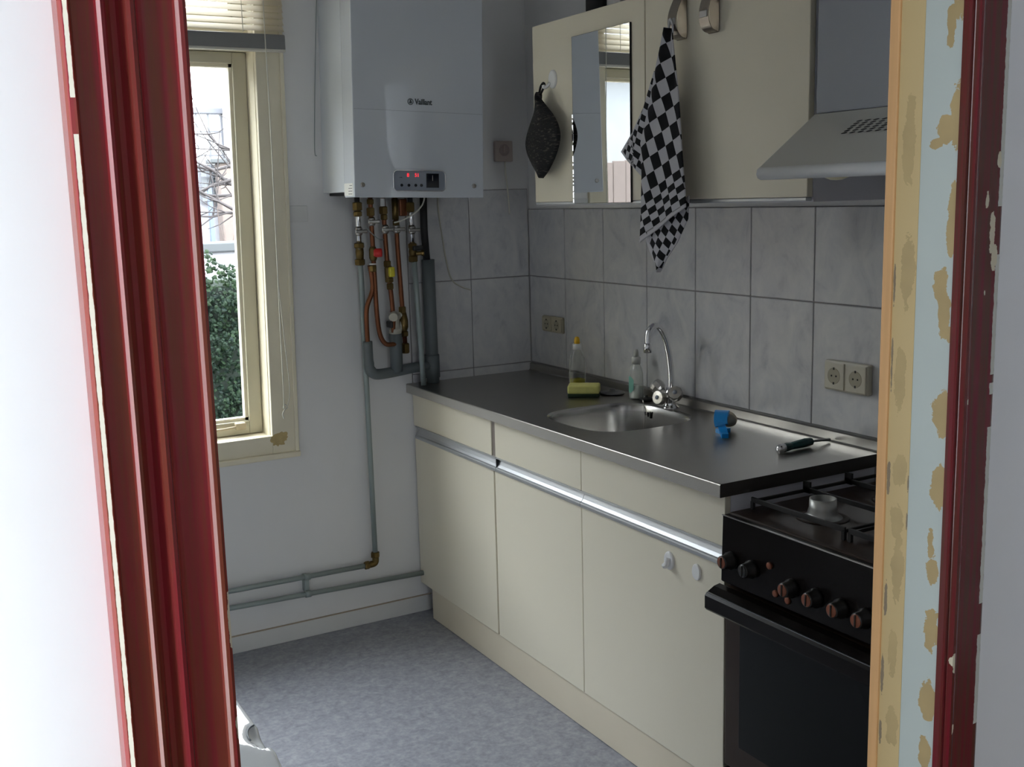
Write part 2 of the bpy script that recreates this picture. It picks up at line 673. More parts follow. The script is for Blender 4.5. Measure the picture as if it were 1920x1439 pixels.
def mk_leaf():
    k = NT('ivy_leaf')
    oi = k.t.nodes.new('ShaderNodeVertexColor')
    oi.layer_name = 'tint'
    k.l(k.mix(oi.outputs[0], (0.0025, 0.008, 0.0055), (0.017, 0.033, 0.012)), k.b.inputs['Base Color'])
    k.b.inputs['Roughness'].default_value = 0.55
    k.b.inputs['Specular IOR Level'].default_value = 0.12
    return k.m


M['leaf'] = mk_leaf()
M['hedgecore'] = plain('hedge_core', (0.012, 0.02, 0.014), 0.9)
M['twig'] = plain('brown_twigs', (0.115, 0.088, 0.078), 0.85)
M['branch'] = plain('tree_bark', (0.055, 0.048, 0.048), 0.85)
M['shedwall'] = plain('grey_shed_boards', (0.13, 0.135, 0.14), 0.8, var=0.1)
M['rooftile'] = plain('dark_roof_tiles', (0.04, 0.04, 0.042), 0.8, var=0.2)
M['render'] = plain('white_render', (0.36, 0.36, 0.385), 0.8, var=0.03)
M['coping'] = plain('grey_coping', (0.06, 0.066, 0.07), 0.7)
M['greyframe'] = plain('grey_window_frame', (0.12, 0.125, 0.14), 0.5)
M['bluepost'] = plain('dark_blue_post', (0.10, 0.13, 0.20), 0.6)
M['brick'] = plain('pale_brick', (0.16, 0.13, 0.115), 0.9, var=0.15, vscale=20)
M['fence'] = plain('weathered_fence_wood', (0.055, 0.040, 0.034), 0.8, var=0.25, vscale=14, stretch=(12, 12, 1))
M['ground'] = plain('paving_ground', (0.10, 0.095, 0.085), 0.9, var=0.2, vscale=4)
M['rearpane'] = plain('far_glazing', (0.62, 0.66, 0.72), 0.1)


# ------------------------------------------------------------------ room shell
KX0, KY0, KY1, CZ = -2.75, -2.51, 0.0, 2.62       # kitchen left wall, front wall kitchen side, back wall, ceiling
HY = -2.632                                        # hall side of the doorway wall
LJ, RJ = -1.914, -0.860                            # door opening
H = 0.895                                          # worktop height

struct('floor', MB().box(KX0, 0.1, HY + 0.05, 0.05, -0.1, 0), M['floor'])
struct('floor.001', MB().box(-3.3, 1.0, -6.1, HY + 0.05, -0.1, 0), M['hallfloor'])
struct('ceiling', MB().box(-3.3, 1.0, -6.1, 0.2, CZ, CZ + 0.1), M['ceiling'])

WX0, WX1, WZ0, WZ1 = -2.33, -0.995, 0.735, 2.42   # window opening
WT = 0.24
wall_back = struct('wall_back', MB().box(-2.95, WX0, 0, WT, 0, CZ).box(WX1, 0.2, 0, WT, 0, CZ).box(WX0, WX1, 0, WT, 0, WZ0).box(WX0, WX1, 0, WT, WZ1, CZ), M['wall_white'])
wall_right = struct('wall_right', MB().box(0.008, 0.2, HY, 0.0, 0, CZ), M['wall_white'])
struct('wall_left', MB().box(KX0 - 0.2, KX0, KY0, 0, 0, CZ), M['wall_white'])
DH = 2.25                                          # top of the door opening
wf = MB()
wf.box(-3.3, LJ - 0.03, HY, KY0, 0, CZ).box(RJ + 0.03, 1.0, HY, KY0, 0, CZ).box(LJ - 0.03, RJ + 0.03, HY, KY0, DH + 0.03, CZ)
struct('wall_front', wf, M['hall_white'])
HW = (-2.94, -2.685, 0.45, 2.35)                     # window in the hall's left wall
hl = MB()
hl.box(-2.50, -2.36, HY, HW[1], 0, CZ).box(-2.50, -2.36, HW[0], -6.1, 0, CZ).box(-2.50, -2.36, HW[0], HW[1], 0, HW[2]).box(-2.50, -2.36, HW[0], HW[1], HW[3], CZ)
struct('wall_hall_left', hl, M['hall_white'])
RW = (-2.32, -1.86, 0.95, 2.50)                    # unseen window added in the hall's rear wall for fill light
struct('wall_hall_rear', MB().box(-3.3, RW[0], -6.1, -5.95, 0, CZ).box(RW[1], 1.0, -6.1, -5.95, 0, CZ).box(RW[0], RW[1], -6.1, -5.95, 0, RW[2]).box(RW[0], RW[1], -6.1, -5.95, RW[3], CZ), M['hall_white'])
w3_ = struct_root('fill_window', ((RW[0] + RW[1]) / 2, -6.05, RW[2]))
MB().box(RW[0], RW[0] + 0.05, -6.08, -6.02, RW[2], RW[3]).box(RW[1] - 0.05, RW[1], -6.08, -6.02, RW[2], RW[3]).box(RW[0], RW[1], -6.08, -6.02, RW[2], RW[2] + 0.05).box(RW[0], RW[1], -6.08, -6.02, RW[3] - 0.05, RW[3]).build('window_frame', M['frame'], w3_)
MB().box(RW[0] + 0.04, RW[1] - 0.04, -6.052, -6.048, RW[2] + 0.04, RW[3] - 0.04).build('pane', M['pane'], w3_)
struct('wall_hall_right', MB().box(0.85, 1.0, -5.95, HY, 0, CZ), M['hall_white'])
# window of the hall
w2 = struct_root('window_2', (-2.43, (HW[0] + HW[1]) / 2, HW[2]))
f = MB()
ym = (HW[0] + HW[1]) / 2
f.box(-2.46, -2.40, HW[0], HW[0] + 0.03, HW[2], HW[3]).box(-2.46, -2.40, HW[1] - 0.02, HW[1], HW[2], HW[3]).box(-2.46, -2.40, HW[0], HW[1], HW[2], HW[2] + 0.06).box(-2.46, -2.40, HW[0], HW[1], HW[3] - 0.06, HW[3])
f.build('window_frame', M['frame'], w2)
MB().box(-2.433, -2.427, HW[0] + 0.025, HW[1] - 0.015, HW[2] + 0.05, HW[3] - 0.05).build('pane', M['pane'], w2)

# baseboard of the back wall with its tan top seam
bb = struct('baseboard_back', MB().rbox(KX0, -0.475, -0.006, 0.0, 0.0, 0.063, 0.002), M['base_white'])
MB().box(KX0, -0.475, -0.007, 0.0, 0.0625, 0.0655).build('seam', M['seam'], bb)


# ------------------------------------------------------------------ wall tiles (each one a part of its wall)
TW, G = 0.25, 0.0032


def tiles_on(wall, cols, rows, place, depth):
    cache = {}
    for (a0, a1) in cols:
        for (z0, z1) in rows:
            key = (round(a1 - a0, 4), round(z1 - z0, 4))
            if key not in cache:
                w, h = key
                mb = MB().rbox(-w / 2 + G / 2, w / 2 - G / 2, 0, depth, -h / 2 + G / 2, h / 2 - G / 2, 0.0015, 1)
                if place == 'x':
                    mb.xf(Matrix.Rotation(-PI / 2, 4, 'Z'))
                me = mb.mesh('tile')
                me.materials.append(M['tile'])
                cache[key] = me
            o = bpy.data.objects.new('tile', cache[key])
            COL.objects.link(o)
            c = (a0 + a1) / 2
            o.location = (c, -0.006, (z0 + z1) / 2) if place == 'y' else (0.0, c, (z0 + z1) / 2)
            o.parent = wall


ZA, ZB, ZC, ZD = 0.927, 1.265, 1.599, 1.522
b_cols = [(-0.262, -0.006)] + [(-0.012 - TW * (k + 1), -0.012 - TW * k) for k in range(1, 10)]
tiles_on(wall_right, b_cols, [(ZA, ZB), (ZB, ZD)], 'x', 0.008)
a_cols = [(-0.257, -0.001), (-0.514, -0.257)]
tiles_on(wall_back, a_cols, [(H - 0.005, ZA), (ZA, ZB), (ZB, ZC)], 'y', 0.006)
MB().box(0.004, 0.0082, -2.51, -0.001, ZA - 0.02, ZD).build('grout', M['grout'], wall_right)
MB().box(-0.516, -0.0005, -0.0022, 0.0, H - 0.004, ZC).build('grout', M['grout'], wall_back)


MB().rbox(-0.975, -0.886, -0.003, 0.001, 1.502, 1.557, 0.0015).build('painted_cover_plate', M['base_white'], wall_back)


# ------------------------------------------------------------------ window of the kitchen
LEAN = 0.019


def lean(mb):
    for v in mb.v:
        v.x += LEAN * (v.z - 1.45)
    return mb


w1 = struct_root('window_1', (-1.65, 0, WZ0))
fx0, fx1 = -2.36, -0.954
# flat surround on the wall with a slightly proud outer edge
f = MB()
f.rbox(fx0, -2.29, -0.008, 0.02, 0.70, 2.44, 0.002).rbox(-1.049, fx1 - 0.012, -0.008, 0.02, 0.70, 2.44, 0.002)
f.rbox(-2.29, -1.049, -0.008, 0.02, 0.70, 0.765, 0.002).rbox(-2.29, -1.049, -0.008, 0.02, 2.37, 2.44, 0.002)
f.rbox(fx1 - 0.014, fx1, -0.014, 0.01, 0.695, 2.45, 0.003).rbox(fx0 - 0.01, fx0 + 0.004, -0.014, 0.01, 0.695, 2.45, 0.003)
lean(f).build('surround', M['frame'], w1)
lean(MB().rbox(fx0, fx1 + 0.002, -0.022, 0.01, 0.682, 0.702, 0.004)).build('sill_lip', M['frame'], w1)
# deep outer frame (reveals)
f = MB()
f.box(-1.051, -0.99, 0.012, 0.20, 0.74, 2.40).box(-2.34, -2.288, 0.012, 0.20, 0.74, 2.40)
f.box(-2.288, -1.051, 0.012, 0.20, 0.735, 0.762).box(-2.288, -1.051, 0.012, 0.20, 2.372, 2.41)
f.box(-1.70, -1.63, 0.012, 0.20, 0.762, 2.372)
f.box(-2.288, -1.051, 0.06, 0.20, 2.075, 2.14)
lean(f).build('window_frame', M['frame'], w1)


def casement(x0, x1, z0, z1, wid, y0=0.088, y1=0.128):
    f = MB()
    f.rbox(x0, x0 + wid, y0, y1, z0, z1, 0.003).rbox(x1 - wid, x1, y0, y1, z0, z1, 0.003)
    f.rbox(x0 + wid, x1 - wid, y0, y1, z0, z0 + wid, 0.003).rbox(x0 + wid, x1 - wid, y0, y1, z1 - wid * 0.8, z1, 0.003)
    c = lean(f).build('casement', M['sash'], w1)
    g = MB()
    b = 0.011
    a0, a1, c0, c1 = x0 + wid, x1 - wid, z0 + wid, z1 - wid * 0.8
    g.box(a0, a0 + b, y0 + 0.012, y1, c0, c1).box(a1 - b, a1, y0 + 0.012, y1, c0, c1).box(a0, a1, y0 + 0.012, y1, c0, c0 + b).box(a0, a1, y0 + 0.012, y1, c1 - b, c1)
    lean(g).build('glazing_bead', M['frame'], c)
    lean(MB().box(a0, a1, y1 - 0.014, y1 - 0.010, c0, c1)).build('pane', M['pane'], c)
    return c


ca = casement(-1.629, -1.053, 0.764, 2.073, 0.047)
casement(-2.286, -1.702, 0.764, 2.073, 0.047)
casement(-1.629, -1.053, 2.142, 2.37, 0.04)
casement(-2.286, -1.702, 2.142, 2.37, 0.04)
# casement stay on the bottom rail, with its peg
st = MB()
st.tube([(-1.36, 0.072, 0.792), (-1.20, 0.070, 0.793), (-1.135, 0.072, 0.797)], 0.0045, 8)
st.rbox(-1.155, -1.118, 0.066, 0.09, 0.785, 0.809, 0.003)
lean(st).build('casement_stay', plain('painted_stay', (0.42, 0.35, 0.24), 0.5, var=0.3, vscale=40), w1)
# bare patch of old filler near the sill corner
k = MB()
for i in range(36):
    a = 2 * PI * i / 36
    rr_ = 1 + 0.55 * mnoise.noise(Vector((2.2 * math.cos(a), 2.2 * math.sin(a), 4.1))) + 0.2 * mnoise.noise(Vector((6 * math.cos(a), 6 * math.sin(a), 1.3)))
    k.v.append(Vector((-1.022 + 0.030 * math.cos(a) * rr_ + 0.008 * math.sin(a), -0.0088, 0.752 + 0.024 * math.sin(a) * rr_)))
k.f.append(list(range(36))); k.sm.append(False); k.mi.append(0)
lean(k).build('filler_patch', plain('ochre_filler', (0.46, 0.35, 0.16), 0.8, var=0.3, vscale=50), w1)

# venetian blind, drawn up to the top of the casement
bl = thing('venetian_blind', 'cream venetian blind drawn up over the top of the window', 'blind', (-1.33, -0.03, 2.07))
BX0, BX1 = -2.34, -0.943  # left half, out of view, added to hold back sky light


def slat_mesh():
    mb = MB()
    n = 4
    vs, fs = [], []
    for i in range(n + 1):
        t = i / n - 0.5
        yy = 0.022 * t
        zz = -0.0025 * (1 - (2 * t) ** 2)
        c, s = math.cos(1.06), math.sin(1.06)
        yy, zz = yy * c - zz * s, yy * s + zz * c
        vs += [(BX0, yy, zz), (BX1, yy, zz)]
    for i in range(n):
        fs.append((2 * i, 2 * i + 1, 2 * i + 3, 2 * i + 2))
    mb.add(vs, fs, True)
    me = mb.mesh('slat')
    me.materials.append(M['slat'])
    return me


sm = slat_mesh()
for i in range(13):
    o = bpy.data.objects.new('slat', sm)
    COL.objects.link(o)
    o.location = (0, -0.03, 2.137 + 0.0205 * i)
    adopt(o, bl)
mb = MB().rbox(BX0, BX1 - 0.0, -0.043, -0.019, 2.068, 2.118, 0.004)
mb.build('bottom_rail', M['blindrail'], bl)
MB().rbox(BX0, BX1, -0.044, -0.018, 2.062, 2.071, 0.003).build('rail_lip', plain('blind_lip', (0.62, 0.60, 0.54), 0.5), bl)
MB().rbox(BX0, BX1, -0.048, -0.012, 2.405, 2.44, 0.003).build('head_rail', M['blindrail'], bl)
for xx in (-1.085, -1.64, -2.19):
    MB().tube([(xx, -0.046, 2.12), (xx, -0.046, 2.41)], 0.0012, 5).build('ladder_cord', M['cord'], bl)
pc = MB()
pc.tube(smooth_path([(-1.012, -0.05, 2.41), (-1.014, -0.05, 2.10), (-1.013, -0.045, 1.80), (-1.018, -0.04, 1.30), (-1.020, -0.03, 0.90), (-1.020, -0.025, 0.868)], 8), 0.0017, 6)
pc.tube(smooth_path([(-1.018, -0.04, 1.33), (-1.006, -0.034, 1.10), (-0.997, -0.03, 0.93), (-1.006, -0.026, 0.87)], 8), 0.0015, 6)
pc.build('pull_cord', M['cord'], bl)
kn = MB()
kn.tube(smooth_path([(-1.022, -0.026, 0.862), (-1.015, -0.022, 0.874), (-1.007, -0.022, 0.862), (-1.016, -0.026, 0.858), (-1.026, -0.026, 0.842), (-1.022, -0.025, 0.826)], 5), 0.0028, 6)
kn.build('cord_knot', M['cord'], bl)


# ------------------------------------------------------------------ doorway: jamb and the two red mouldings
d1 = struct_root('door_1', (RJ, -2.57, 0))
JL = {'wood': (-2.526, -2.510), 'cream': (-2.568, -2.526), 'white': (HY, -2.568)}
M['barewood'] = plain('bare_pine_edge', (0.66, 0.38, 0.17), 0.55, var=0.15, vscale=6, stretch=(20, 20, 1))
MB().rbox(RJ - 0.004, RJ + 0.06, -2.526, -2.508, 0, DH, 0.002).build('door_stop', M['barewood'], d1)
cream_spots = [(-2.547, 1.63, 0.012, 0.06), (-2.553, 1.44, 0.012, 0.05), (-2.545, 1.28, 0.010, 0.05), (-2.55, 1.14, 0.014, 0.03), (-2.548, 1.06, 0.012, 0.03), (-2.553, 0.98, 0.012, 0.05), (-2.549, 0.84, 0.009, 0.04), (-2.552, 0.72, 0.012, 0.03)]
dark_spots = [(-2.529, 1.42, 0.002, 0.03), (-2.529, 1.30, 0.002, 0.04), (-2.530, 1.12, 0.003, 0.03), (-2.532, 0.93, 0.003, 0.035), (-2.530, 0.80, 0.003, 0.03), (-2.567, 1.12, 0.0015, 0.012), (-2.567, 1.06, 0.0015, 0.012), (-2.530, 0.70, 0.003, 0.02)]
M['jambcream'] = mk_jamb('cream_jamb_paint', (0.59, 0.45, 0.23), (0.49, 0.37, 0.185), cream_spots, 0.5, (0.25, 0.20, 0.14), dark_spots)
MB().box(RJ, RJ + 0.06, -2.568, -2.526, 0, DH).build('jamb_strip', M['jambcream'], d1)
white_spots = [(-2.628, 1.815, 0.012, 0.035), (-2.612, 1.78, 0.008, 0.030), (-2.635, 1.66, 0.018, 0.05), (-2.612, 1.645, 0.018, 0.020), (-2.592, 1.625, 0.012, 0.010),
               (-2.628, 1.515, 0.011, 0.05), (-2.612, 1.425, 0.013, 0.022), (-2.620, 1.385, 0.010, 0.040), (-2.628, 1.355, 0.010, 0.012),
               (-2.622, 1.235, 0.018, 0.033), (-2.622, 1.125, 0.016, 0.030), (-2.612, 1.035, 0.007, 0.026), (-2.618, 1.0, 0.012, 0.022),
               (-2.620, 0.905, 0.014, 0.034), (-2.618, 0.79, 0.016, 0.032), (-2.615, 0.70, 0.011, 0.026), (-2.618, 0.605, 0.015, 0.02)]
M['jambwhite'] = mk_jamb('white_jamb_paint', (0.50, 0.56, 0.545), (0.46, 0.345, 0.17), white_spots, 0.5)
MB().box(RJ + 0.0008, RJ + 0.06, HY, -2.568, 0, DH).build('jamb_face', M['jambwhite'], d1)
MB().box(LJ - 0.06, LJ, HY, -2.51, 0, DH).build('jamb_face', M['jambwhite'], d1)
MB().box(LJ - 0.06, RJ + 0.06, HY, -2.51, DH, DH + 0.04).build('door_head', M['jambwhite'], d1)

prof = [(0, 0), (0, .028), (.0025, .034), (.0075, .035), (.010, .031), (.011, .027), (.0295, .0255), (.031, .029), (.034, .0315), (.037, .030), (.040, .0245), (.044, .017), (.049, .016),
        (.0525, .020), (.056, .0245), (.0595, .0255), (.063, .0235), (.0655, .017), (.068, .0142), (.071, .0135), (.098, .0125), (.0995, .016), (.1025, .0185), (.106, .0185), (.1095, .015), (.111, .009), (.111, 0)]


def casing(name, x0, sgn, prof, mat, spots=None):
    poly = [(sgn * dx, -dy) for dx, dy in prof]
    mb = MB().prism(poly, 'z', 0, DH + 0.1)
    o = mb.build(name, mat)
    o.location = (x0, HY, 0)
    o['kind'] = 'structure'
    return o


RED, BROWN = (0.25, 0.022, 0.030), (0.20, 0.046, 0.025)
M['redleft'] = mk_paint('old_red_gloss_paint', RED, BROWN, 0.24, [(0.0052, 0.0018, 7, 0.41)],
                        [(0.0155, 1.035, 0.003, 0.006), (0.0955, 0.905, 0.0018, 0.004), (0.103, 0.908, 0.003, 0.0015), (0.111, 1.05, 0.004, 0.014), (0.106, 0.715, 0.0022, 0.004), (0.110, 0.81, 0.0015, 0.002), (0.110, 1.16, 0.003, 0.03), (0.055, 1.0, 0.0012, 0.006)], worn=0.5)
casing('trim_1', -2.025, 1, prof, M['redleft'])
profr = [(0, 0), (0, .010), (.002, .0125), (.006, .0125), (.0075, .010), (.009, .0135), (.013, .019), (.018, .019), (.022, .0135), (.0235, .010), (.027, .0125), (.031, .0115), (.034, .008), (.090, .0062), (.094, .005), (.096, 0)]
M['redright'] = mk_paint('dark_red_gloss_paint', (0.165, 0.008, 0.018), (0.105, 0.026, 0.018), 0.24, [(0.0890, 0.0050, 5, 0.46)],
                         [(0.073, 1.50, 0.006, 0.030), (0.058, 1.545, 0.004, 0.013), (0.080, 1.46, 0.006, 0.02), (0.082, 1.60, 0.005, 0.012), (0.016, 0.86, 0.006, 0.013), (0.028, 0.745, 0.004, 0.008), (0.03, 1.255, 0.002, 0.004), (0.062, 1.41, 0.0015, 0.004)], chip=(0.60, 0.60, 0.56), worn=0.47)
casing('trim_2', RJ - 0.001, 1, profr, M['redright'])


# ------------------------------------------------------------------ worktop with its sink
WD, WL, FT = 0.543, 1.767, 0.033
wtop = thing('worktop', 'long dark stainless steel worktop with a pressed sink bowl', 'worktop', (-0.27, -0.88, 0.862))
BCX, BCY, BR = -0.268, -0.975, 0.197
NB = 64


def squircle(a, r, p=3.2):
    c, s = math.cos(a), math.sin(a)
    d = (abs(c) ** p + abs(s) ** p) ** (-1 / p)
    return (r * d * c, r * d * s)


x_in, x_out = -WD + 0.010, -0.012
rx0, rx1, ry0, ry1 = x_in - BCX, x_out - BCX, -WL - BCY, -0.004 - BCY
angs = [2 * PI * i / NB for i in range(NB)]
for (cx, cy) in ((rx0, ry0), (rx0, ry1), (rx1, ry0), (rx1, ry1)):
    a = math.atan2(cy, cx) % (2 * PI)
    j = min(range(NB), key=lambda q: abs(angs[q] - a))
    angs[j] = a
inner, outer = [], []
for a in angs:
    ix, iy = squircle(a, BR)
    inner.append((BCX + ix, BCY + iy, H))
    c, s = math.cos(a), math.sin(a)
    t = min((rx1 / c if c > 1e-9 else 1e9), (rx0 / c if c < -1e-9 else 1e9), (ry1 / s if s > 1e-9 else 1e9), (ry0 / s if s < -1e-9 else 1e9))
    outer.append((BCX + c * t, BCY + s * t, H))
mb = MB()
mb.add(inner + outer, [(i, (i + 1) % NB, NB + (i + 1) % NB, NB + i) for i in range(NB)])
nose = [(x_in, H), (x_in - 0.0062, H), (x_in - 0.0080, H - 0.0004), (x_in - 0.0092, H - 0.0014), (x_in - 0.0098, H - 0.0028), (x_in - 0.0100, H - 0.0044), (x_in - 0.010, H - FT), (x_in + 0.012, H - FT)]
mb.strip(nose[:6], 'y', -0.004, -WL, True)
es = MB().strip(nose[5:], 'y', -0.004, -WL)
es.build('front_strip', plain('dimpled_edge_strip', (0.40, 0.385, 0.36), 0.5, 0.35, bump=0.5, bscale=260), wtop)
lip = [(x_out, H), (x_out + 0.004, H + 0.004), (x_out + 0.0055, H + 0.026), (x_out + 0.0115, H + 0.029), (x_out + 0.0115, H - 0.02)]
mb.strip(lip, 'y', -0.004, -WL, False)
mb.build('top_sheet', M['steel'], wtop)
cap = MB()
endp = nose[:-1] + [(-0.012, H - FT), (-0.012, H)]
cap.add([(p[0], -WL - 0.0005, p[1]) for p in endp], [tuple(range(len(endp)))])
cap.build('end_strip', plain('dark_end_strip', (0.035, 0.030, 0.026), 0.5), wtop)
# sink bowl: rolled rim, steep wall, rounded foot
rings = [(1.0, 0.0), (0.985, -0.002), (0.970, -0.008), (0.955, -0.025), (0.93, -0.09), (0.90, -0.128), (0.84, -0.146), (0.74, -0.153), (0.40, -0.157), (0.16, -0.160)]
vs, fs = [], []
for (sc, dz) in rings:
    for a in angs:
        ix, iy = squircle(a, BR * sc, 3.2 if sc > 0.5 else 2.2)
        vs.append((BCX + ix, BCY + iy, H + dz))
for i in range(len(rings) - 1):
    for kx in range(NB):
        a, b = i * NB + kx, i * NB + (kx + 1) % NB
        fs.append((a, b, b + NB, a + NB))
fs.append(tuple(range((len(rings) - 1) * NB, len(rings) * NB)))
M['bowl'] = plain('sink_steel', (0.50, 0.49, 0.47), 0.24, 1.0, bump=0.03, bscale=120)
bw = MB().add(vs, fs, True).build('sink_bowl', M['bowl'], wtop)
MB().lathe([(0.0, 0.003), (0.030, 0.003), (0.034, 0.0), (0.034, -0.004)], (BCX, BCY, H - 0.158), n=24).build('drain', M['dullchrome'], bw)
ov = MB()
for j, dy in enumerate((-0.019, -0.0065, 0.0065, 0.019)):
    hh = (0.011, 0.0075, 0.0075, 0.011)[j]
    ov.rbox(-0.0905, -0.0855, -0.877 + dy - 0.0020, -0.877 + dy + 0.0020, H - 0.031 - hh, H - 0.031 + hh, 0.001, 1)
ov.rbox(-0.090, -0.086, -0.8835, -0.8705, H - 0.0325, H - 0.0300, 0.001, 1)
ov.build('overflow_slots', M['hooddark'], bw)

# ------------------------------------------------------------------ base cabinets
FX = -0.519


def base_cabinet(y0, y1, label, doors, fronts, rail):
    t = thing('base_cabinet', label, 'cabinet', (-0.26, (y0 + y1) / 2, 0), 'cream base cabinets under the worktop')
    c = MB()
    c.box(-0.50, -0.02, y0, y0 - 0.016, 0.12, H - FT - 0.001).box(-0.50, -0.02, y1 + 0.016, y1, 0.12, H - FT - 0.001)
    c.box(-0.50, -0.02, y0 - 0.016, y1 + 0.016, 0.12, 0.136).box(-0.03, -0.02, y0 - 0.016, y1 + 0.016, 0.136, H - FT - 0.001)
    c.build('carcass', M['carcass'], t)
    out = []
    for (a, b) in doors:
        d = MB().rbox(FX, FX + 0.018, a, b, 0.121, 0.690, 0.0018).build('door', M['cabinet'], t)
        out.append(d)
    for (a, b) in fronts:
        MB().rbox(FX, FX + 0.018, a, b, 0.735, H - FT - 0.002, 0.0018).build('drawer_front', M['cabinet'], t)
    for (a, b) in rail:
        p = [(FX + 0.002, 0.7368), (FX - 0.0050, 0.7368), (FX - 0.0055, 0.7335), (FX - 0.0035, 0.7325), (FX + 0.011, 0.7320), (FX + 0.0085, 0.7230), (FX + 0.0045, 0.7120), (FX - 0.0010, 0.7045), (FX - 0.0050, 0.7025), (FX - 0.0060, 0.6985), (FX - 0.0060, 0.6900), (FX + 0.003, 0.6885), (FX + 0.0195, 0.6885), (FX + 0.0195, 0.7368)]
        MB().prism(p, 'y', a, b).build('handle_rail', M['alu'], t)
    return t


c1 = base_cabinet(-0.003, -0.6255, 'cream drawer cabinet with one wide door next to the window wall', [(-0.012, -0.621)], [(-0.006, -0.611)], [(-0.03, -0.6445)])
MB().box(FX + 0.004, FX + 0.012, -0.613, -0.634, 0.735, H - FT - 0.002).build('upright', M['gap'], c1)
MB().box(FX - 0.003, FX + 0.016, -0.6446, -0.6478, 0.703, 0.731).build('rail_gap', M['black'], c1)
c2 = base_cabinet(-0.6295, -1.758, 'wide cream sink cabinet with two doors beside the black cooker', [(-0.630, -1.1405), (-1.1435, -1.757)], [(-0.636, -1.1405), (-1.1435, -1.757)], [(-0.648, -1.1425), (-1.1445, -1.757)])
c1.pop('group'); c2.pop('group')
pl = MB().rbox(FX + 0.006, FX + 0.022, -0.098, -1.758, 0.002, 0.1195, 0.001).build('plinth_board', M['plinth'])
tag(pl, 'long cream plinth board at floor level under the base cabinets', 'plinth')

# adhesive hooks on the last door
hk = thing('adhesive_hook', 'white oval hook on the cabinet door, farther from the cooker', 'hook', (FX, -1.55, 0.645))


def oval(cy, cz, ry, rz, x0, x1):
    mb = MB()
    pr = [(1.0, 0), (1.0, 0.6), (0.9, 0.92), (0.75, 1.0)]
    n = 24
    vs, fs = [], []
    for s, d in pr:
        for i in range(n):
            a = 2 * PI * i / n
            vs.append((x0 + (x1 - x0) * d, cy + ry * s * math.cos(a), cz + rz * s * math.sin(a)))
    for i in range(len(pr) - 1):
        for q in range(n):
            fs.append((i * n + q, i * n + (q + 1) % n, (i + 1) * n + (q + 1) % n, (i + 1) * n + q))
    fs.append(tuple(range(n))[::-1])
    fs.append(tuple(range((len(pr) - 1) * n, len(pr) * n)))
    return mb.add(vs, fs, False)


oval(-1.549, 0.644, 0.019, 0.024, FX, FX - 0.007).build('base_plate', M['whiteplastic'], hk)
MB().tube(smooth_path([(FX - 0.006, -1.549, 0.652), (FX - 0.010, -1.549, 0.640), (FX - 0.016, -1.549, 0.632), (FX - 0.020, -1.549, 0.637)], 4), [0.008] * 4 + [0.0075] * 4 + [0.007] * 4 + [0.0065], 8).build('peg', M['whiteplastic'], hk)
hk2 = oval(-1.657, 0.645, 0.016, 0.021, FX, FX - 0.006).build('adhesive_hook', M['whiteplastic'])
tag(hk2, 'flat white oval plate on the cabinet door, next to the cooker', 'hook')

# ------------------------------------------------------------------ tap
tp = thing('sink_tap', 'chrome swan-neck mixer tap with two knobs behind the sink', 'tap', (-0.062, -0.967, H))
MB().lathe([(0.027, 0), (0.027, 0.004), (0.021, 0.008), (0.019, 0.02), (0.022, 0.030), (0.021, 0.046), (0.015, 0.056), (0.013, 0.066), (0, 0.066)], (-0.062, -0.967, H), n=24).build('mixer_body', M['chrome'], tp)
path = smooth_path([(-0.058, -0.967, H + 0.05), (-0.060, -0.967, H + 0.12), (-0.070, -0.967, H + 0.185), (-0.088, -0.967, H + 0.238), (-0.113, -0.967, H + 0.266), (-0.136, -0.967, H + 0.263), (-0.149, -0.967, H + 0.240), (-0.150, -0.967, H + 0.200)], 6)
MB().tube(path, 0.0095, 14).build('spout', M['chrome'], tp)
MB().lathe([(0.0125, 0), (0.0125, 0.026), (0.0095, 0.03)], (-0.150, -0.967, H + 0.186), n=16).build('aerator', M['chrome'], tp)


def knob(c, ax):
    q = Vector(ax).normalized()
    b = Vector((-0.062, -0.967, H + 0.034))
    mb = MB().tube([b, Vector(c)], [0.013, 0.012], 12)
    mb.build('knob_arm', M['chrome'], tp)
    k = MB()
    pr = [(0.014, 0), (0.021, 0.006), (0.024, 0.018), (0.0235, 0.028), (0.021, 0.034), (0.0, 0.0355)]
    k.lathe(pr, c, ax, n=10, smooth=False)
    o = k.build('knob', M['dullchrome'], tp)
    MB().lathe([(0.007, 0), (0.007, 0.0015), (0, 0.0015)], Vector(c) + q * 0.0352, ax, n=12).build('index_button', M['boilertrim'], o)


knob((-0.062, -0.922, H + 0.050), (-0.25, 0.75, 0.55))
knob((-0.070, -1.008, H + 0.045), (-0.62, -0.55, 0.5))
knob((-0.085, -0.967, H + 0.036), (-0.9, -0.15, 0.15))

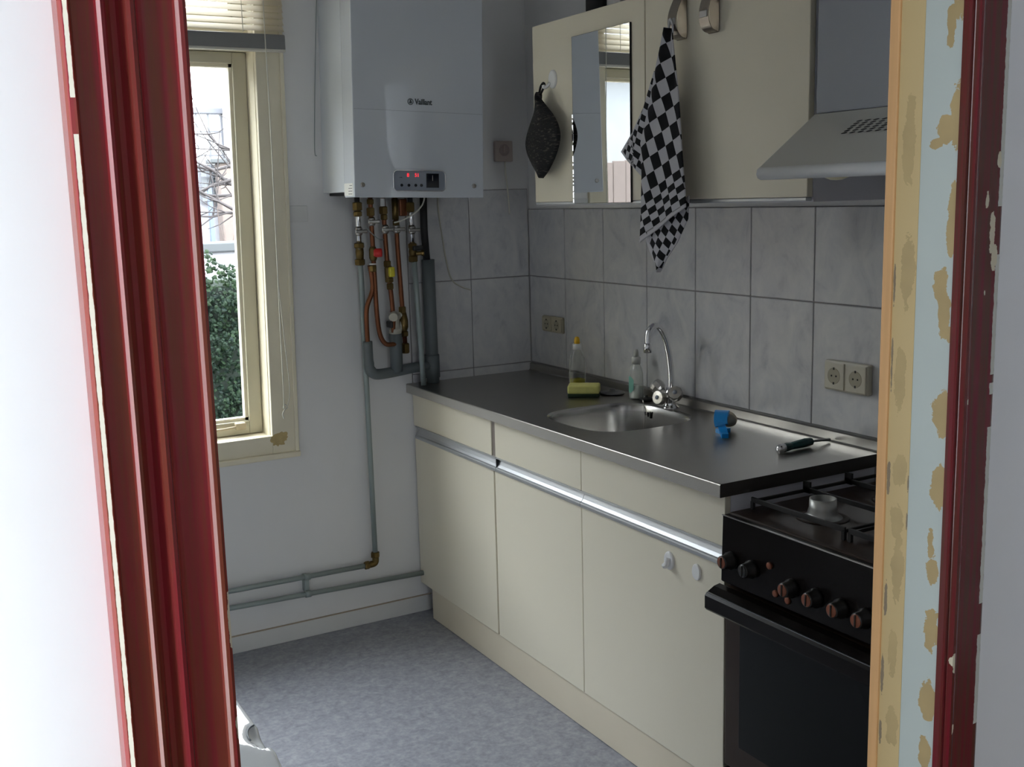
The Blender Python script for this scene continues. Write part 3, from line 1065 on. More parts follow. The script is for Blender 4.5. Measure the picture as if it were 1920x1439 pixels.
# ------------------------------------------------------------------ things on the worktop
bt = thing('dish_soap_bottle', 'clear bottle with yellow cap and a little yellow soap left', 'bottle', (-0.095, -0.482, H))
pr = [(0.0, 0.001), (0.026, 0.001), (0.0285, 0.006), (0.029, 0.02), (0.0285, 0.09), (0.027, 0.108), (0.021, 0.124), (0.0155, 0.134), (0.0155, 0.141)]
MB().lathe(pr, (-0.095, -0.482, H), n=28).build('bottle_body', M['bottleclear'], bt)
MB().lathe([(0.0, 0.002), (0.0255, 0.002), (0.0278, 0.007), (0.0282, 0.034), (0.0, 0.034)], (-0.095, -0.482, H), n=28).build('soap_liquid', M['liquid'], bt)
MB().lathe([(0.0158, 0.138), (0.0158, 0.158), (0.0145, 0.160), (0, 0.160)], (-0.095, -0.482, H), n=20).build('screw_cap', M['whiteplastic'], bt)
MB().lathe([(0.0105, 0.160), (0.0100, 0.172), (0.0085, 0.180), (0.005, 0.184), (0, 0.185)], (-0.095, -0.482, H), n=16).build('nozzle', plain('amber_cap', (0.85, 0.50, 0.02), 0.4), bt)

so = thing('soap_dispenser', 'small clear soap bottle with green print beside the tap', 'bottle', (-0.052, -0.772, H))
SC = (-0.052, -0.772, H)
MB().lathe([(0, 0.001), (0.025, 0.001), (0.028, 0.008), (0.0285, 0.05), (0.027, 0.085), (0.021, 0.108), (0.0145, 0.118), (0.0145, 0.122)], SC, n=24, sx=0.75, sy=1.0).build('bottle_body', M['bottleclear'], so)
MB().lathe([(0, 0.003), (0.0240, 0.003), (0.0268, 0.009), (0.0272, 0.045), (0, 0.045)], SC, n=24, sx=0.72, sy=0.98).build('soap_liquid', M['soapwhite'], so)
MB().lathe([(0.0150, 0.118), (0.0150, 0.138), (0.013, 0.142), (0, 0.142)], SC, n=18).build('screw_cap', plain('clear_white_cap', (0.60, 0.60, 0.56), 0.35), so)
MB().lathe([(0.009, 0.142), (0.0085, 0.158), (0.006, 0.166), (0, 0.167)], SC, n=14).build('nozzle', plain('frosted_nozzle', (0.52, 0.52, 0.48), 0.4), so)
lb = MB()
vs, fs = [], []
for i in range(9):
    a = PI * (0.72 + 0.42 * i / 8)
    for z in (0.022, 0.078):
        vs.append((SC[0] + 0.0222 * math.cos(a), SC[1] + 0.0292 * math.sin(a), H + z - 0.012 * (abs(i - 4) / 4) ** 2 * (1 if z > 0.05 else -1)))
for i in range(8):
    fs.append((2 * i, 2 * i + 2, 2 * i + 3, 2 * i + 1))
lb.add(vs, fs, True).build('label_print', M['soaplabel'], so)

sp = thing('kitchen_sponge', 'yellow sponge with a dark scouring side by the sink', 'sponge', (-0.155, -0.615, H))
R = Matrix.Translation((-0.158, -0.618, H)) @ Matrix.Rotation(math.radians(-38), 4, 'Z')
sb = MB().rbox(-0.054, 0.054, -0.034, 0.034, 0.011, 0.040, 0.006, 3)
for v in sb.v:
    v.z += 0.004 * math.cos(v.x * 30) * (1 if v.z > 0.03 else 0)
sb.xf(R).build('foam', M['sponge'], sp)
MB().rbox(-0.053, 0.053, -0.033, 0.033, 0.0, 0.012, 0.003, 2).xf(R).build('scouring_pad', M['scour'], sp)

ld = MB().lathe([(0.0, 0.0), (0.040, 0.0), (0.043, 0.003), (0.042, 0.006), (0.036, 0.008), (0.012, 0.010), (0.009, 0.017), (0.0, 0.018)], (-0.062, -0.648, H + 0.0005), n=28).build('bowl_lid', plain('dark_steel_lid', (0.20, 0.20, 0.20), 0.3, 1.0))
tag(ld, 'flat dark metal lid between the two soap bottles', 'lid')

pg = thing('sink_plug', 'black rubber sink plug with its chain at the bowl rim', 'plug', (-0.052, -0.826, H))
MB().lathe([(0.0, 0.0), (0.019, 0.0), (0.021, 0.006), (0.022, 0.010), (0.015, 0.012), (0.006, 0.013), (0.006, 0.019), (0, 0.020)], (-0.052, -0.826, H + 0.0005), n=22).build('stopper', M['rubber'], pg)
ch = smooth_path([(-0.052, -0.826, H + 0.02), (-0.066, -0.828, H + 0.010), (-0.078, -0.846, H + 0.003), (-0.092, -0.868, H - 0.012), (-0.096, -0.872, H - 0.05), (-0.099, -0.874, H - 0.09)], 8)
cb = MB()
for i, p in enumerate(ch):
    cb.lathe([(0, -0.0022), (0.0022, 0), (0, 0.0022)], p, n=6)
cb.build('bead_chain', M['dullchrome'], pg)['kind'] = 'stuff'

cl = thing('plastic_clip', 'bright blue plastic clip with a beige disc lying on the worktop', 'clip', (-0.17, -1.355, H))
arch = smooth_path([(-0.150, -1.318, H + 0.052), (-0.168, -1.334, H + 0.050), (-0.184, -1.350, H + 0.036), (-0.188, -1.362, H + 0.018), (-0.200, -1.384, H + 0.008), (-0.212, -1.402, H + 0.006)], 5)
wd = Vector((0.60, -0.80, 0)) * 0.5


def ribbon(path, widths, th, name, mat, parent):
    mb = MB()
    vs, fs = [], []
    n = len(path)
    for i, p in enumerate(path):
        t = (path[min(i + 1, n - 1)] - path[max(i - 1, 0)]).normalized()
        s = Vector((0.62, -0.78, 0.0))
        s = (s - t * s.dot(t)).normalized()
        nrm = t.cross(s).normalized()
        w = widths[0] + (widths[1] - widths[0]) * i / (n - 1)
        for (a, b) in ((-1, -1), (1, -1), (1, 1), (-1, 1)):
            vs.append(p + s * a * w / 2 + nrm * b * th / 2)
    for i in range(n - 1):
        for q in range(4):
            a, b = i * 4 + q, i * 4 + (q + 1) % 4
            fs.append((a, b, b + 4, a + 4))
    fs += [(0, 1, 2, 3), tuple(range(4 * n - 4, 4 * n))[::-1]]
    return mb.add(vs, fs).build(name, mat, parent)


ribbon(arch[:14], (0.040, 0.036), 0.014, 'clip_head', M['blue'], cl)
ribbon(arch[12:], (0.022, 0.018), 0.012, 'clip_tail', plain('light_blue_plastic', (0.01, 0.30, 0.80), 0.3), cl)
MB().lathe([(0, 0), (0.026, 0), (0.028, 0.003), (0.028, 0.009), (0.026, 0.012), (0, 0.013)], (-0.138, -1.322, H + 0.029), (0.75, 0.45, 0.5), n=26).build('disc', M['beige'], cl)
MB().box(-0.186, -0.150, -1.352, -1.330, H, H + 0.012).build('clip_foot', M['blue'], cl)

sd = thing('screwdriver', 'screwdriver with dark green handle and bright butt on the worktop', 'screwdriver', (-0.13, -1.61, H))
p0, p1, p2 = Vector((-0.220, -1.620, H + 0.0125)), Vector((-0.092, -1.608, H + 0.0135)), Vector((-0.020, -1.601, H + 0.007))
ax = (p1 - p0).normalized()
MB().lathe([(0.0, 0.016), (0.0115, 0.016), (0.0118, 0.03), (0.0098, 0.045), (0.0112, 0.07), (0.0122, 0.10), (0.0105, 0.124), (0.006, 0.129), (0.0, 0.129)], p0, ax, n=10, smooth=False).build('handle', M['greenhandle'], sd)
MB().lathe([(0.0, -0.006), (0.005, -0.0055), (0.0095, -0.002), (0.0118, 0.004), (0.0122, 0.017), (0.0, 0.0175)], p0, ax, n=18).build('butt_cap', M['chrome'], sd)
MB().tube([p1, p1.lerp(p2, 0.6), p2], [0.0035, 0.0035, 0.0042], 8).build('shaft', M['shaft'], sd)

# ------------------------------------------------------------------ wall cabinet, mirror, hooks, towel
UX = -0.33
UY0, UY1, UZ0, UZ1 = -0.612, -1.812, 1.548, 2.094
uc = thing('wall_cabinet', 'cream two-door wall cabinet over the tiles', 'cabinet', (-0.16, -1.21, 1.54))
c = MB()
c.box(UX + 0.019, 0.0, UY0, UY0 - 0.016, UZ0, UZ1 - 0.006).box(UX + 0.019, 0.0, UY1 + 0.016, UY1, UZ0, UZ1 - 0.006)
c.box(UX + 0.019, 0.0, UY0 - 0.016, UY1 + 0.016, UZ0, UZ0 + 0.016).box(UX + 0.019, 0.0, UY0 - 0.016, UY1 + 0.016, UZ1 - 0.022, UZ1 - 0.006).box(-0.012, 0.0, UY0 - 0.016, UY1 + 0.016, UZ0 + 0.016, UZ1 - 0.022)
c.build('carcass', M['carcass'], uc)
MB().rbox(UX, UX + 0.018, UY0, -1.199, UZ0 + 0.001, UZ1, 0.002).build('door', M['cabinet'], uc)
MB().rbox(UX, UX + 0.018, -1.203, UY1, UZ0 + 0.001, UZ1, 0.002).build('door', M['cabinet'], uc)
for (a, b) in ((UY0, -1.199), (-1.203, UY1 + 0.004)):
    MB().rbox(UX + 0.001, UX + 0.020, a, b, UZ0 - 0.008, UZ0 + 0.0005, 0.002).build('grip_strip', M['alu'], uc)
MB().box(UX + 0.021, -0.01, UY0, UY1, UZ0 - 0.010, UZ0).build('bottom_panel', M['carcass'], uc)

mr = thing('wall_mirror', 'tall frameless mirror stuck on the wall cabinet door', 'mirror', (UX, -0.99, 1.545))
MB().box(UX - 0.0045, UX - 0.0005, -0.845, -1.1405, 1.5435, 2.032).build('backing', M['blackmatte'], mr)
MB().box(UX - 0.0055, UX - 0.0045, -0.8475, -1.138, 1.5445, 2.031).build('silvered_glass', M['mirror'], mr)
ed = MB()
zz = 1.546
while zz < 1.80:
    h = 0.004 + random.random() * 0.022
    ed.prism([(UX - 0.0069, -0.8436), (UX - 0.0062, -0.8482), (UX - 0.003, -0.8482), (UX - 0.003, -0.8436)], 'z', zz, zz + h)
    zz += h + 0.002 + random.random() * (0.004 + 0.02 * (zz - 1.546) / 0.25)
ed.build('glint_bevel', M['chrome'], mr)  # chrome slivers tilted to give the bevel window glints

# oval hook with the black pot holder
wh = thing('suction_hook', 'white oval hook on the cabinet door holding the black pot holder', 'hook', (UX, -0.727, 1.915))
oval(-0.733, 1.922, 0.022, 0.028, UX, UX - 0.007).build('base_plate', M['whiteplastic'], wh)
MB().tube(smooth_path([(UX - 0.006, -0.722, 1.912), (UX - 0.014, -0.718, 1.902), (UX - 0.022, -0.714, 1.898), (UX - 0.025, -0.713, 1.906)], 4), 0.005, 8).build('peg', M['whiteplastic'], wh)


def outline_fill(pts, inset_rows):
    pass


ph = thing('pot_holder', 'black woven pot holder hanging left of the mirror', 'pot holder', (UX - 0.03, -0.72, 1.63))
# outline as (y, z) going down the left and right edges
L_e = [(-0.693, 1.885), (-0.688, 1.868), (-0.668, 1.845), (-0.622, 1.795), (-0.592, 1.752), (-0.588, 1.725), (-0.604, 1.692), (-0.655, 1.642), (-0.690, 1.627)]
R_e = [(-0.712, 1.885), (-0.716, 1.868), (-0.744, 1.845), (-0.795, 1.805), (-0.820, 1.770), (-0.824, 1.735), (-0.800, 1.690), (-0.755, 1.645), (-0.722, 1.623)]
Lp = smooth_path([(0, a, b) for a, b in L_e], 4)
Rp = smooth_path([(0, a, b) for a, b in R_e], 4)
rows, nc = len(Lp), 16
vs, fs = [], []
for side in (0, 1):
    for i in range(rows):
        for j in range(nc + 1):
            t = j / nc
            p = Lp[i].lerp(Rp[i], t)
            vt = i / (rows - 1)
            bulge = 0.017 * (max(0.0, math.sin(PI * t)) ** 0.55) * (0.35 + 0.65 * max(0.0, math.sin(PI * vt)) ** 0.5)
            fold = 0.012 * math.cos(PI * t * 1.2 + 0.4)
            x = UX - 0.030 + fold - (bulge if side == 0 else -bulge * 0.7)
            x = min(x, UX - 0.004)
            vs.append((x, p.y, p.z))
n1 = rows * (nc + 1)
for side in (0, 1):
    for i in range(rows - 1):
        for j in range(nc):
            a = side * n1 + i * (nc + 1) + j
            q = (a, a + 1, a + nc + 2, a + nc + 1)
            fs.append(q if side == 0 else q[::-1])
for j in range(nc):
    a = j; fs.append((a, n1 + a, n1 + a + 1, a + 1))
    a = (rows - 1) * (nc + 1) + j; fs.append((a, a + 1, n1 + a + 1, n1 + a))


def mk_mitt():
    k = NT('black_woven_cloth')
    co = k.coord()
    mp = k.scaled(co, (1, 1, 1))
    rt = k.t.nodes.new('ShaderNodeMapping')
    rt.inputs['Rotation'].default_value = (math.radians(35), 0, 0)
    rt.inputs['Scale'].default_value = (1, 60, 190)
    k.l(co, rt.inputs[0])
    nz = k.noise(rt.outputs[0], 1.0, 2, 0.5)
    k.l(k.ramp(nz, [(0.56, (0.009, 0.009, 0.010)), (0.70, (0.085, 0.075, 0.065))]), k.b.inputs['Base Color'])
    k.b.inputs['Roughness'].default_value = 0.95
    k.bump(nz, 0.6, 0.003)
    return k.m


MB().add(vs, fs, True).build('quilted_cloth', mk_mitt(), ph)
MB().tube(smooth_path([(UX - 0.030, -0.696, 1.880), (UX - 0.026, -0.700, 1.902), (UX - 0.020, -0.706, 1.913), (UX - 0.020, -0.712, 1.904), (UX - 0.030, -0.706, 1.880)], 5), 0.0035, 6).build('hanging_loop', M['blackmatte'], ph)


# over-door hooks: wide bent metal strips
def door_hook(yc, label):
    t = thing('over_door_hook', label, 'hook', (UX, yc, 1.95), 'bent steel hooks over the cabinet door')
    w = 0.036
    prof = [(UX + 0.02, UZ1 + 0.002), (UX - 0.004, UZ1 + 0.003), (UX - 0.005, UZ1 - 0.01), (UX - 0.018, 2.055), (UX - 0.032, 2.025), (UX - 0.037, 2.000), (UX - 0.034, 1.978), (UX - 0.024, 1.962), (UX - 0.010, 1.957), (UX - 0.003, 1.960), (UX - 0.003, 2.02), (UX - 0.003, UZ1 - 0.002)]
    pth = smooth_path([(a, 0, b) for a, b in prof[2:]], 4)
    pth = [Vector((prof[0][0], 0, prof[0][1])), Vector((prof[1][0], 0, prof[1][1]))] + pth
    th = 0.0012
    vs, fs = [], []
    n = len(pth)
    for i, p in enumerate(pth):
        tg = (pth[min(i + 1, n - 1)] - pth[max(i - 1, 0)]).normalized()
        nr = Vector((-tg.z, 0, tg.x))
        ww = w
        for (s, d) in ((-1, -1), (1, -1), (1, 1), (-1, 1)):
            vs.append(Vector((p.x, yc + s * ww / 2, p.z)) + nr * d * th / 2)
    for i in range(n - 1):
        for q in range(4):
            a, b = i * 4 + q, i * 4 + (q + 1) % 4
            fs.append((a, b, b + 4, a + 4))
    fs += [(0, 1, 2, 3), tuple(range(4 * n - 4, 4 * n))[::-1]]
    MB().add(vs, fs).build('bent_strip', plain('dark_worn_steel', (0.30, 0.27, 0.24), 0.3, 1.0), t)
    MB().rbox(UX - 0.0395, UX - 0.036, yc - w / 2 + 0.004, yc + w / 2 - 0.004, 1.990, 2.006, 0.001).build('face_plate', plain('pale_plate', (0.40, 0.40, 0.42), 0.4, 0.6), t)
    return t


door_hook(-1.365, 'bent steel hook over the cabinet door holding the checked towel')
door_hook(-1.490, 'empty bent steel hook over the cabinet door, right of the towel')


# checked towel
def mk_towel():
    k = NT('checked_terry_cloth')
    uv = k.t.nodes.new('ShaderNodeUVMap')
    uv.uv_map = 'checks'
    ck = k.t.nodes.new('ShaderNodeTexChecker')
    ck.inputs['Color1'].default_value = (0.004, 0.004, 0.006, 1)
    ck.inputs['Color2'].default_value = (0.52, 0.52, 0.56, 1)
    ck.inputs['Scale'].default_value = 1.0
    k.l(uv.outputs[0], ck.inputs['Vector'])
    ed = k.t.nodes.new('ShaderNodeVertexColor')
    ed.layer_name = 'hem'
    k.l(k.mix(ed.outputs[0], ck.outputs[0], (0.58, 0.57, 0.60)), k.b.inputs['Base Color'])
    k.b.inputs['Roughness'].default_value = 1.0
    k.bump(k.noise(k.coord(), 700, 2), 0.6, 0.002)
    return k.m


M['towel'] = mk_towel()
CAM = Vector((-2.17015665, -3.66340626, 1.56255205))
tw = thing('dish_towel', 'black and white checked towel hanging from a door hook', 'towel', (UX - 0.05, -1.36, 1.36))


def towel_patch(name, Ledge, Redge, rows, cols, uvf, hemf, xf):
    """Ledge, Redge: matching lists of (y, z); uvf(y, z) gives check coordinates; xf(t, s, y, z) the distance from the door"""
    def at(E, s):
        q = s * (len(E) - 1)
        i = min(int(q), len(E) - 2)
        f = q - i
        return (E[i][0] * (1 - f) + E[i + 1][0] * f, E[i][1] * (1 - f) + E[i + 1][1] * f)
    vs, fs, uvs, hem = [], [], [], []
    for i in range(rows + 1):
        s = i / rows
        a, b = at(Ledge, s), at(Redge, s)
        for j in range(cols + 1):
            t = j / cols
            y, z = a[0] + (b[0] - a[0]) * t, a[1] + (b[1] - a[1]) * t
            vs.append((xf(t, s, y, z), y, z))
            uvs.append(uvf(y, z, t, s))
            hem.append(hemf(y, z, t, s))
    for i in range(rows):
        for j in range(cols):
            a = i * (cols + 1) + j
            fs.append((a, a + 1, a + cols + 2, a + cols + 1))
    me = mesh_from(vs, fs, name)
    ul = me.uv_layers.new(name='checks')
    ca = me.color_attributes.new('hem', 'FLOAT_COLOR', 'POINT')
    for i, h in enumerate(hem):
        ca.data[i].color = (h, h, h, 1)
    for lp in me.loops:
        ul.data[lp.index].uv = uvs[lp.vertex_index]
    for p in me.polygons:
        p.use_smooth = True
    o = link(name, me, M['towel'], tw)
    sm_ = o.modifiers.new('thickness', 'SOLIDIFY')
    sm_.thickness = 0.003
    sm_.offset = 1
    return o


def warp(v, v0, k):                                  # narrower checks in the border band
    return v if v < v0 else v0 + (v - v0) * k


TX = -0.385


# front: y decreases to the right of the picture. check axes found from the photograph's cloth: a = steep, b = shallow
def uv_front(y, z, t, s):
    dy, dz = -(y + 1.36), (1.90 - z)
    a = (dz * 0.845 + dy * 0.36) / 0.0365
    b = (dy * 0.98 - dz * 0.40) / 0.0330
    hemdist = (z - (1.437 + (-(y + 1.262)) * 0.50)) / 0.0365
    a2 = a
    if hemdist < 2.7:
        a2 = a + (2.7 - hemdist) * 1.15
    return (a2, b + 0.35)


def hem_front(y, z, t, s):
    hd = z - (1.437 + (-(y + 1.262)) * 0.50)
    return 1.0 if hd < 0.010 else 0.0


towel_patch('front_fold', [(-1.352, 1.985), (-1.322, 1.90), (-1.296, 1.80), (-1.262, 1.70), (-1.270, 1.62), (-1.268, 1.52), (-1.262, 1.437)],
            [(-1.372, 1.980), (-1.392, 1.90), (-1.412, 1.82), (-1.425, 1.74), (-1.436, 1.65), (-1.446, 1.58), (-1.448, 1.530)], 90, 44, uv_front, hem_front,
            lambda t, s, y, z: TX - 0.006 * math.sin(PI * t * 2.2 + s * 2) * (0.3 + s) - 0.014 * math.sin(PI * min(1, t + 0.12)) + 0.012 * (1 - s) ** 3)


def uv_flap(y, z, t, s):
    dy, dz = -(y + 1.17), (1.70 - z)
    a = (dz * 0.80 - dy * 0.45) / 0.0150
    b = (dy * 0.95 + dz * 0.40) / (0.030 if dy > 0.055 else 0.016)
    return (a, b)


def hem_flap(y, z, t, s):
    d1 = abs((z - 1.682) + (y + 1.168) * 1.25) * 0.6      # lower edge
    return 1.0 if (t < 0.10 and s > 0.25) or (s > 0.93) else 0.0


towel_patch('side_flap', [(-1.318, 1.88), (-1.270, 1.79), (-1.215, 1.725), (-1.168, 1.682), (-1.195, 1.658), (-1.262, 1.612)],
            [(-1.330, 1.87), (-1.312, 1.79), (-1.300, 1.73), (-1.296, 1.68), (-1.296, 1.64), (-1.298, 1.600)], 50, 26, uv_flap, hem_flap,
            lambda t, s, y, z: TX - 0.004 + 0.018 * t * t - 0.004 * math.sin(PI * t))


def uv_tip(y, z, t, s):
    dy, dz = -(y + 1.33), (1.50 - z)
    a = (dz * 0.75 - dy * 0.62) / 0.019
    b = (dy * 0.85 + dz * 0.55) / 0.024
    return (a, b)


towel_patch('rear_corner', [(-1.262, 1.470), (-1.264, 1.443), (-1.285, 1.412), (-1.312, 1.378), (-1.326, 1.359)],
            [(-1.436, 1.560), (-1.434, 1.500), (-1.395, 1.440), (-1.352, 1.395), (-1.330, 1.359)], 40, 26, uv_tip,
            lambda y, z, t, s: 1.0 if (t < 0.09 or s > 0.95 or (t > 0.93 and s > 0.45)) else 0.0,
            lambda t, s, y, z: TX + 0.010 - 0.006 * math.sin(PI * t * 1.5) - 0.010 * s)
MB().tube(smooth_path([(TX + 0.012, -1.358, 1.978), (TX + 0.014, -1.362, 2.000), (UX - 0.042, -1.366, 2.003), (UX - 0.040, -1.372, 1.985), (TX + 0.010, -1.374, 1.945)], 5), 0.003, 6).build('hanging_loop', plain('towel_loop', (0.6, 0.6, 0.62), 0.9), tw)

# things standing on the wall cabinet
tb = thing('storage_tube', 'black upright tube standing on top of the wall cabinet', 'tube', (-0.285, -0.905, UZ1 - 0.006))
MB().lathe([(0.030, 0), (0.031, 0.01), (0.031, 0.24), (0.029, 0.25), (0, 0.25)], (-0.285, -0.905, UZ1 - 0.005), n=20).build('tube_body', M['blackmatte'], tb)
MB().lathe([(0.033, 0.25), (0.033, 0.285), (0, 0.287)], (-0.285, -0.905, UZ1 - 0.005), n=20).build('tube_cap', M['black'], tb)
cr = MB().lathe([(0.0, 0.0), (0.035, 0.0), (0.048, 0.018), (0.055, 0.05), (0.052, 0.05), (0.045, 0.02), (0.0, 0.006)], (-0.265, -1.075, UZ1 - 0.005), n=26).build('pottery_bowl', M['crock'])
tag(cr, 'grey pottery bowl on top of the wall cabinet', 'bowl')

# ------------------------------------------------------------------ extractor hood
hd = thing('extractor_hood', 'white sloping extractor hood over the cooker', 'hood', (-0.25, -2.13, 1.59))
Y0h, Y1h = -1.836, -2.436
sidep = [(-0.006, 1.606), (-0.497, 1.606), (-0.499, 1.614), (-0.335, 1.731), (-0.006, 1.731)]
MB().prism(sidep, 'y', Y0h, Y1h).build('canopy', M['hood'], hd)
rim = [(-0.47, 1.589), (-0.492, 1.589), (-0.501, 1.593), (-0.505, 1.601), (-0.503, 1.611), (-0.497, 1.616), (-0.46, 1.610)]
MB().prism(rim, 'y', Y0h + 0.001, Y1h - 0.001, True).build('front_rim', M['hoodrim'], hd)
MB().box(-0.47, -0.01, Y0h - 0.004, Y1h + 0.004, 1.594, 1.606).build('filter_panel', M['hooddark'], hd)
MB().lathe([(0.026, 0), (0.024, -0.006), (0.012, -0.011), (0, -0.012)], (-0.455, -2.02, 1.595), n=20).build('lamp_lens', M['lens'], hd)
MB().rbox(-0.333, -0.006, Y0h - 0.001, Y1h, 1.732, 2.40, 0.003).build('upper_panel', M['hoodpanel'], hd)
# vent slots in staggered rows on the slope
sl = MB()
d = Vector((-0.335 + 0.499, 0, 1.731 - 1.614)).normalized()
nrm = Vector((-d.z, 0, d.x))
for r in range(6):
    for cidx in range(18):
        yy = -1.992 - 0.0226 * cidx - 0.0036 * r * 0.5
        s = 0.113 + 0.0085 * r
        base = Vector((-0.499, yy, 1.614)) + d * s
        pts = []
        for i in range(8):
            a = 2 * PI * i / 8
            pts.append(base + d * 0.0031 * math.sin(a) + Vector((0, 1, 0)) * (0.0072 * math.cos(a) - 0.0035 * math.sin(a)) + nrm * 0.0006)
        sl.add(pts, [tuple(range(8))])
sl.build('vent_slots', M['hooddark'], hd)['kind'] = 'stuff'

# ------------------------------------------------------------------ cooker
SY0, SY1 = -1.792, -2.392
sv = thing('gas_cooker', 'black gas cooker with oven beside the cream cabinets', 'cooker', (-0.28, -2.09, 0))
MB().rbox(-0.515, -0.02, SY0, SY1, 0.03, 0.80, 0.004).build('cooker_body', M['stove'], sv)
MB().rbox(-0.505, -0.02, SY0 - 0.01, SY1 + 0.01, 0.0, 0.03, 0.002).build('cooker_base', M['black'], sv)
MB().rbox(-0.535, -0.012, SY0 + 0.004, SY1, 0.800, 0.833, 0.006, 3).build('hob_plate', M['hob'], sv)
p = [(-0.515, 0.668), (-0.552, 0.668), (-0.556, 0.672), (-0.552, 0.826), (-0.548, 0.829), (-0.515, 0.829)]
MB().prism(p, 'y', SY0 + 0.003, SY1).build('control_panel', M['stove'], sv)
MB().box(-0.5555, -0.551, SY0 + 0.003, SY1, 0.8285, 0.8305).build('panel_trim', M['dullchrome'], sv)


def stove_knob(y, z, face):
    o = MB().lathe([(0.021, 0), (0.021, 0.008), (0.0175, 0.012), (0.016, 0.028), (0.0145, 0.031), (0, 0.031)], (-0.554, y, z), (-1, 0, 0.02), n=20).build('knob', M['knob'], sv)
    MB().lathe([(0.0138, 0), (0.0125, 0.0012), (0, 0.0014)], (-0.5848, y, z + 0.0006), (-1, 0, 0.02), n=18).build('knob_face', M['knobface'] if face else M['knob'], o)
    MB().rbox(-0.5885, -0.582, y - 0.002, y + 0.002, z - 0.012, z + 0.013, 0.0008, 1).build('pointer', M['knob'], o)


for (y, fc) in ((-1.822, 1), (-1.892, 0), (-2.018, 1), (-2.088, 1), (-2.158, 1), (-2.222, 1), (-2.292, 1)):
    stove_knob(y, 0.728 if y > -1.9 else 0.722, fc)
for (y, z) in ((-1.948, 0.752), (-1.968, 0.694), (-2.006, 0.690)):
    MB().lathe([(0.0085, 0), (0.008, 0.004), (0.006, 0.0055), (0, 0.006)], (-0.5545, y, z), (-1, 0, 0), n=14).build('push_button', M['knobface'], sv)
dr = MB().rbox(-0.543, -0.515, SY0 + 0.003, SY1, 0.205, 0.655, 0.003).build('oven_door', M['hob'], sv)
MB().rbox(-0.546, -0.542, SY0 - 0.05, SY1 + 0.05, 0.27, 0.585, 0.001).build('door_glass', M['ovenglass'], dr)
hp = [(-0.543, 0.655), (-0.560, 0.652), (-0.583, 0.640), (-0.588, 0.634), (-0.588, 0.604), (-0.583, 0.598), (-0.560, 0.600), (-0.543, 0.603)]
MB().prism(hp, 'y', SY0 + 0.024, SY1 - 0.02).build('door_handle', M['stove'], dr)
MB().box(-0.5836, -0.580, SY0 + 0.022, SY1 - 0.02, 0.6405, 0.6425).build('handle_trim', M['shaft'], dr)
MB().rbox(-0.543, -0.515, SY0 + 0.003, SY1, 0.04, 0.198, 0.003).build('storage_drawer', M['stove'], sv)


def burner(x, y, r):
    b = MB().lathe([(r * 1.5, 0), (r * 1.45, 0.004), (r * 1.15, 0.008), (r * 1.12, 0.014), (r * 1.02, 0.024), (r * 1.0, 0.046), (r * 0.93, 0.046), (r * 0.92, 0.026), (r * 0.5, 0.024), (0, 0.024)], (x, y, 0.833), n=28).build('burner', M['burner'], sv)
    MB().lathe([(r * 2.0, 0), (r * 1.9, 0.002), (r * 1.5, 0.002)], (x, y, 0.833), n=28).build('spill_ring', M['hob'], b)


burner(-0.395, -1.945, 0.030)
burner(-0.150, -1.945, 0.030)
burner(-0.395, -2.245, 0.030)
burner(-0.150, -2.245, 0.030)


def grate(y0, y1):
    g = MB()
    for x in (-0.475, -0.31, -0.17, -0.035):
        g.rbox(x - 0.003, x + 0.003, y0, y1, 0.850, 0.862, 0.001, 1)
        for e, sg in ((y0, -1), (y1, 1)):
            g.box(x - 0.003, x + 0.003, e, e + sg * 0.022, 0.848, 0.876) if x > -0.4 else None
    for y in (y0 - 0.004, y1 + 0.004):
        g.rbox(-0.478, -0.032, y - 0.003, y + 0.003, 0.848, 0.856, 0.001, 1)
    for x in (-0.475, -0.035):
        for y in (y0 - 0.004, y1 + 0.004):
            g.box(x - 0.004, x + 0.004, y - 0.004, y + 0.004, 0.833, 0.852)
    g.build('pan_support', M['iron'], sv)


grate(-1.800, -2.088)
grate(-2.098, -2.386)

# ------------------------------------------------------------------ wall sockets
def double_socket(yc, zc, w, h, d, label, mat, well):
    t = thing('wall_socket', label, 'socket', (0, yc, zc))
    MB().rbox(-d, 0.0005, yc - w / 2, yc + w / 2, zc - h / 2, zc + h / 2, 0.004, 2).build('socket_box', mat, t)
    for s in (1, -1):
        yy = yc + s * w / 4
        c = MB().rbox(-d - 0.004, -d + 0.001, yy - w / 4 + 0.003, yy + w / 4 - 0.003, zc - h / 2 + 0.004, zc + h / 2 - 0.004, 0.003, 2).build('socket_cover', mat, t)
        r = min(w / 4, h / 2) * 0.58
        MB().lathe([(r, 0), (r, 0.0006), (r * 0.94, 0.0002), (r * 0.9, 0.00015), (0, 0.0001)], (-d - 0.0040, yy, zc), (-1, 0, 0), n=26).build('socket_well', well, c)
        hb = MB()
        for q in (-1, 1):
            hb.lathe([(0.0024, 0), (0.0024, 0.0006), (0, 0.0006)], (-d - 0.0042, yy + q * 0.008, zc), (-1, 0, 0), n=8)
            hb.box(-d - 0.0056, -d - 0.004, yy - 0.002, yy + 0.002, zc + q * r * 0.92 - 0.003, zc + q * r * 0.92 + 0.003)
        hb.build('pin_holes', M['hooddark'], c)
    return t


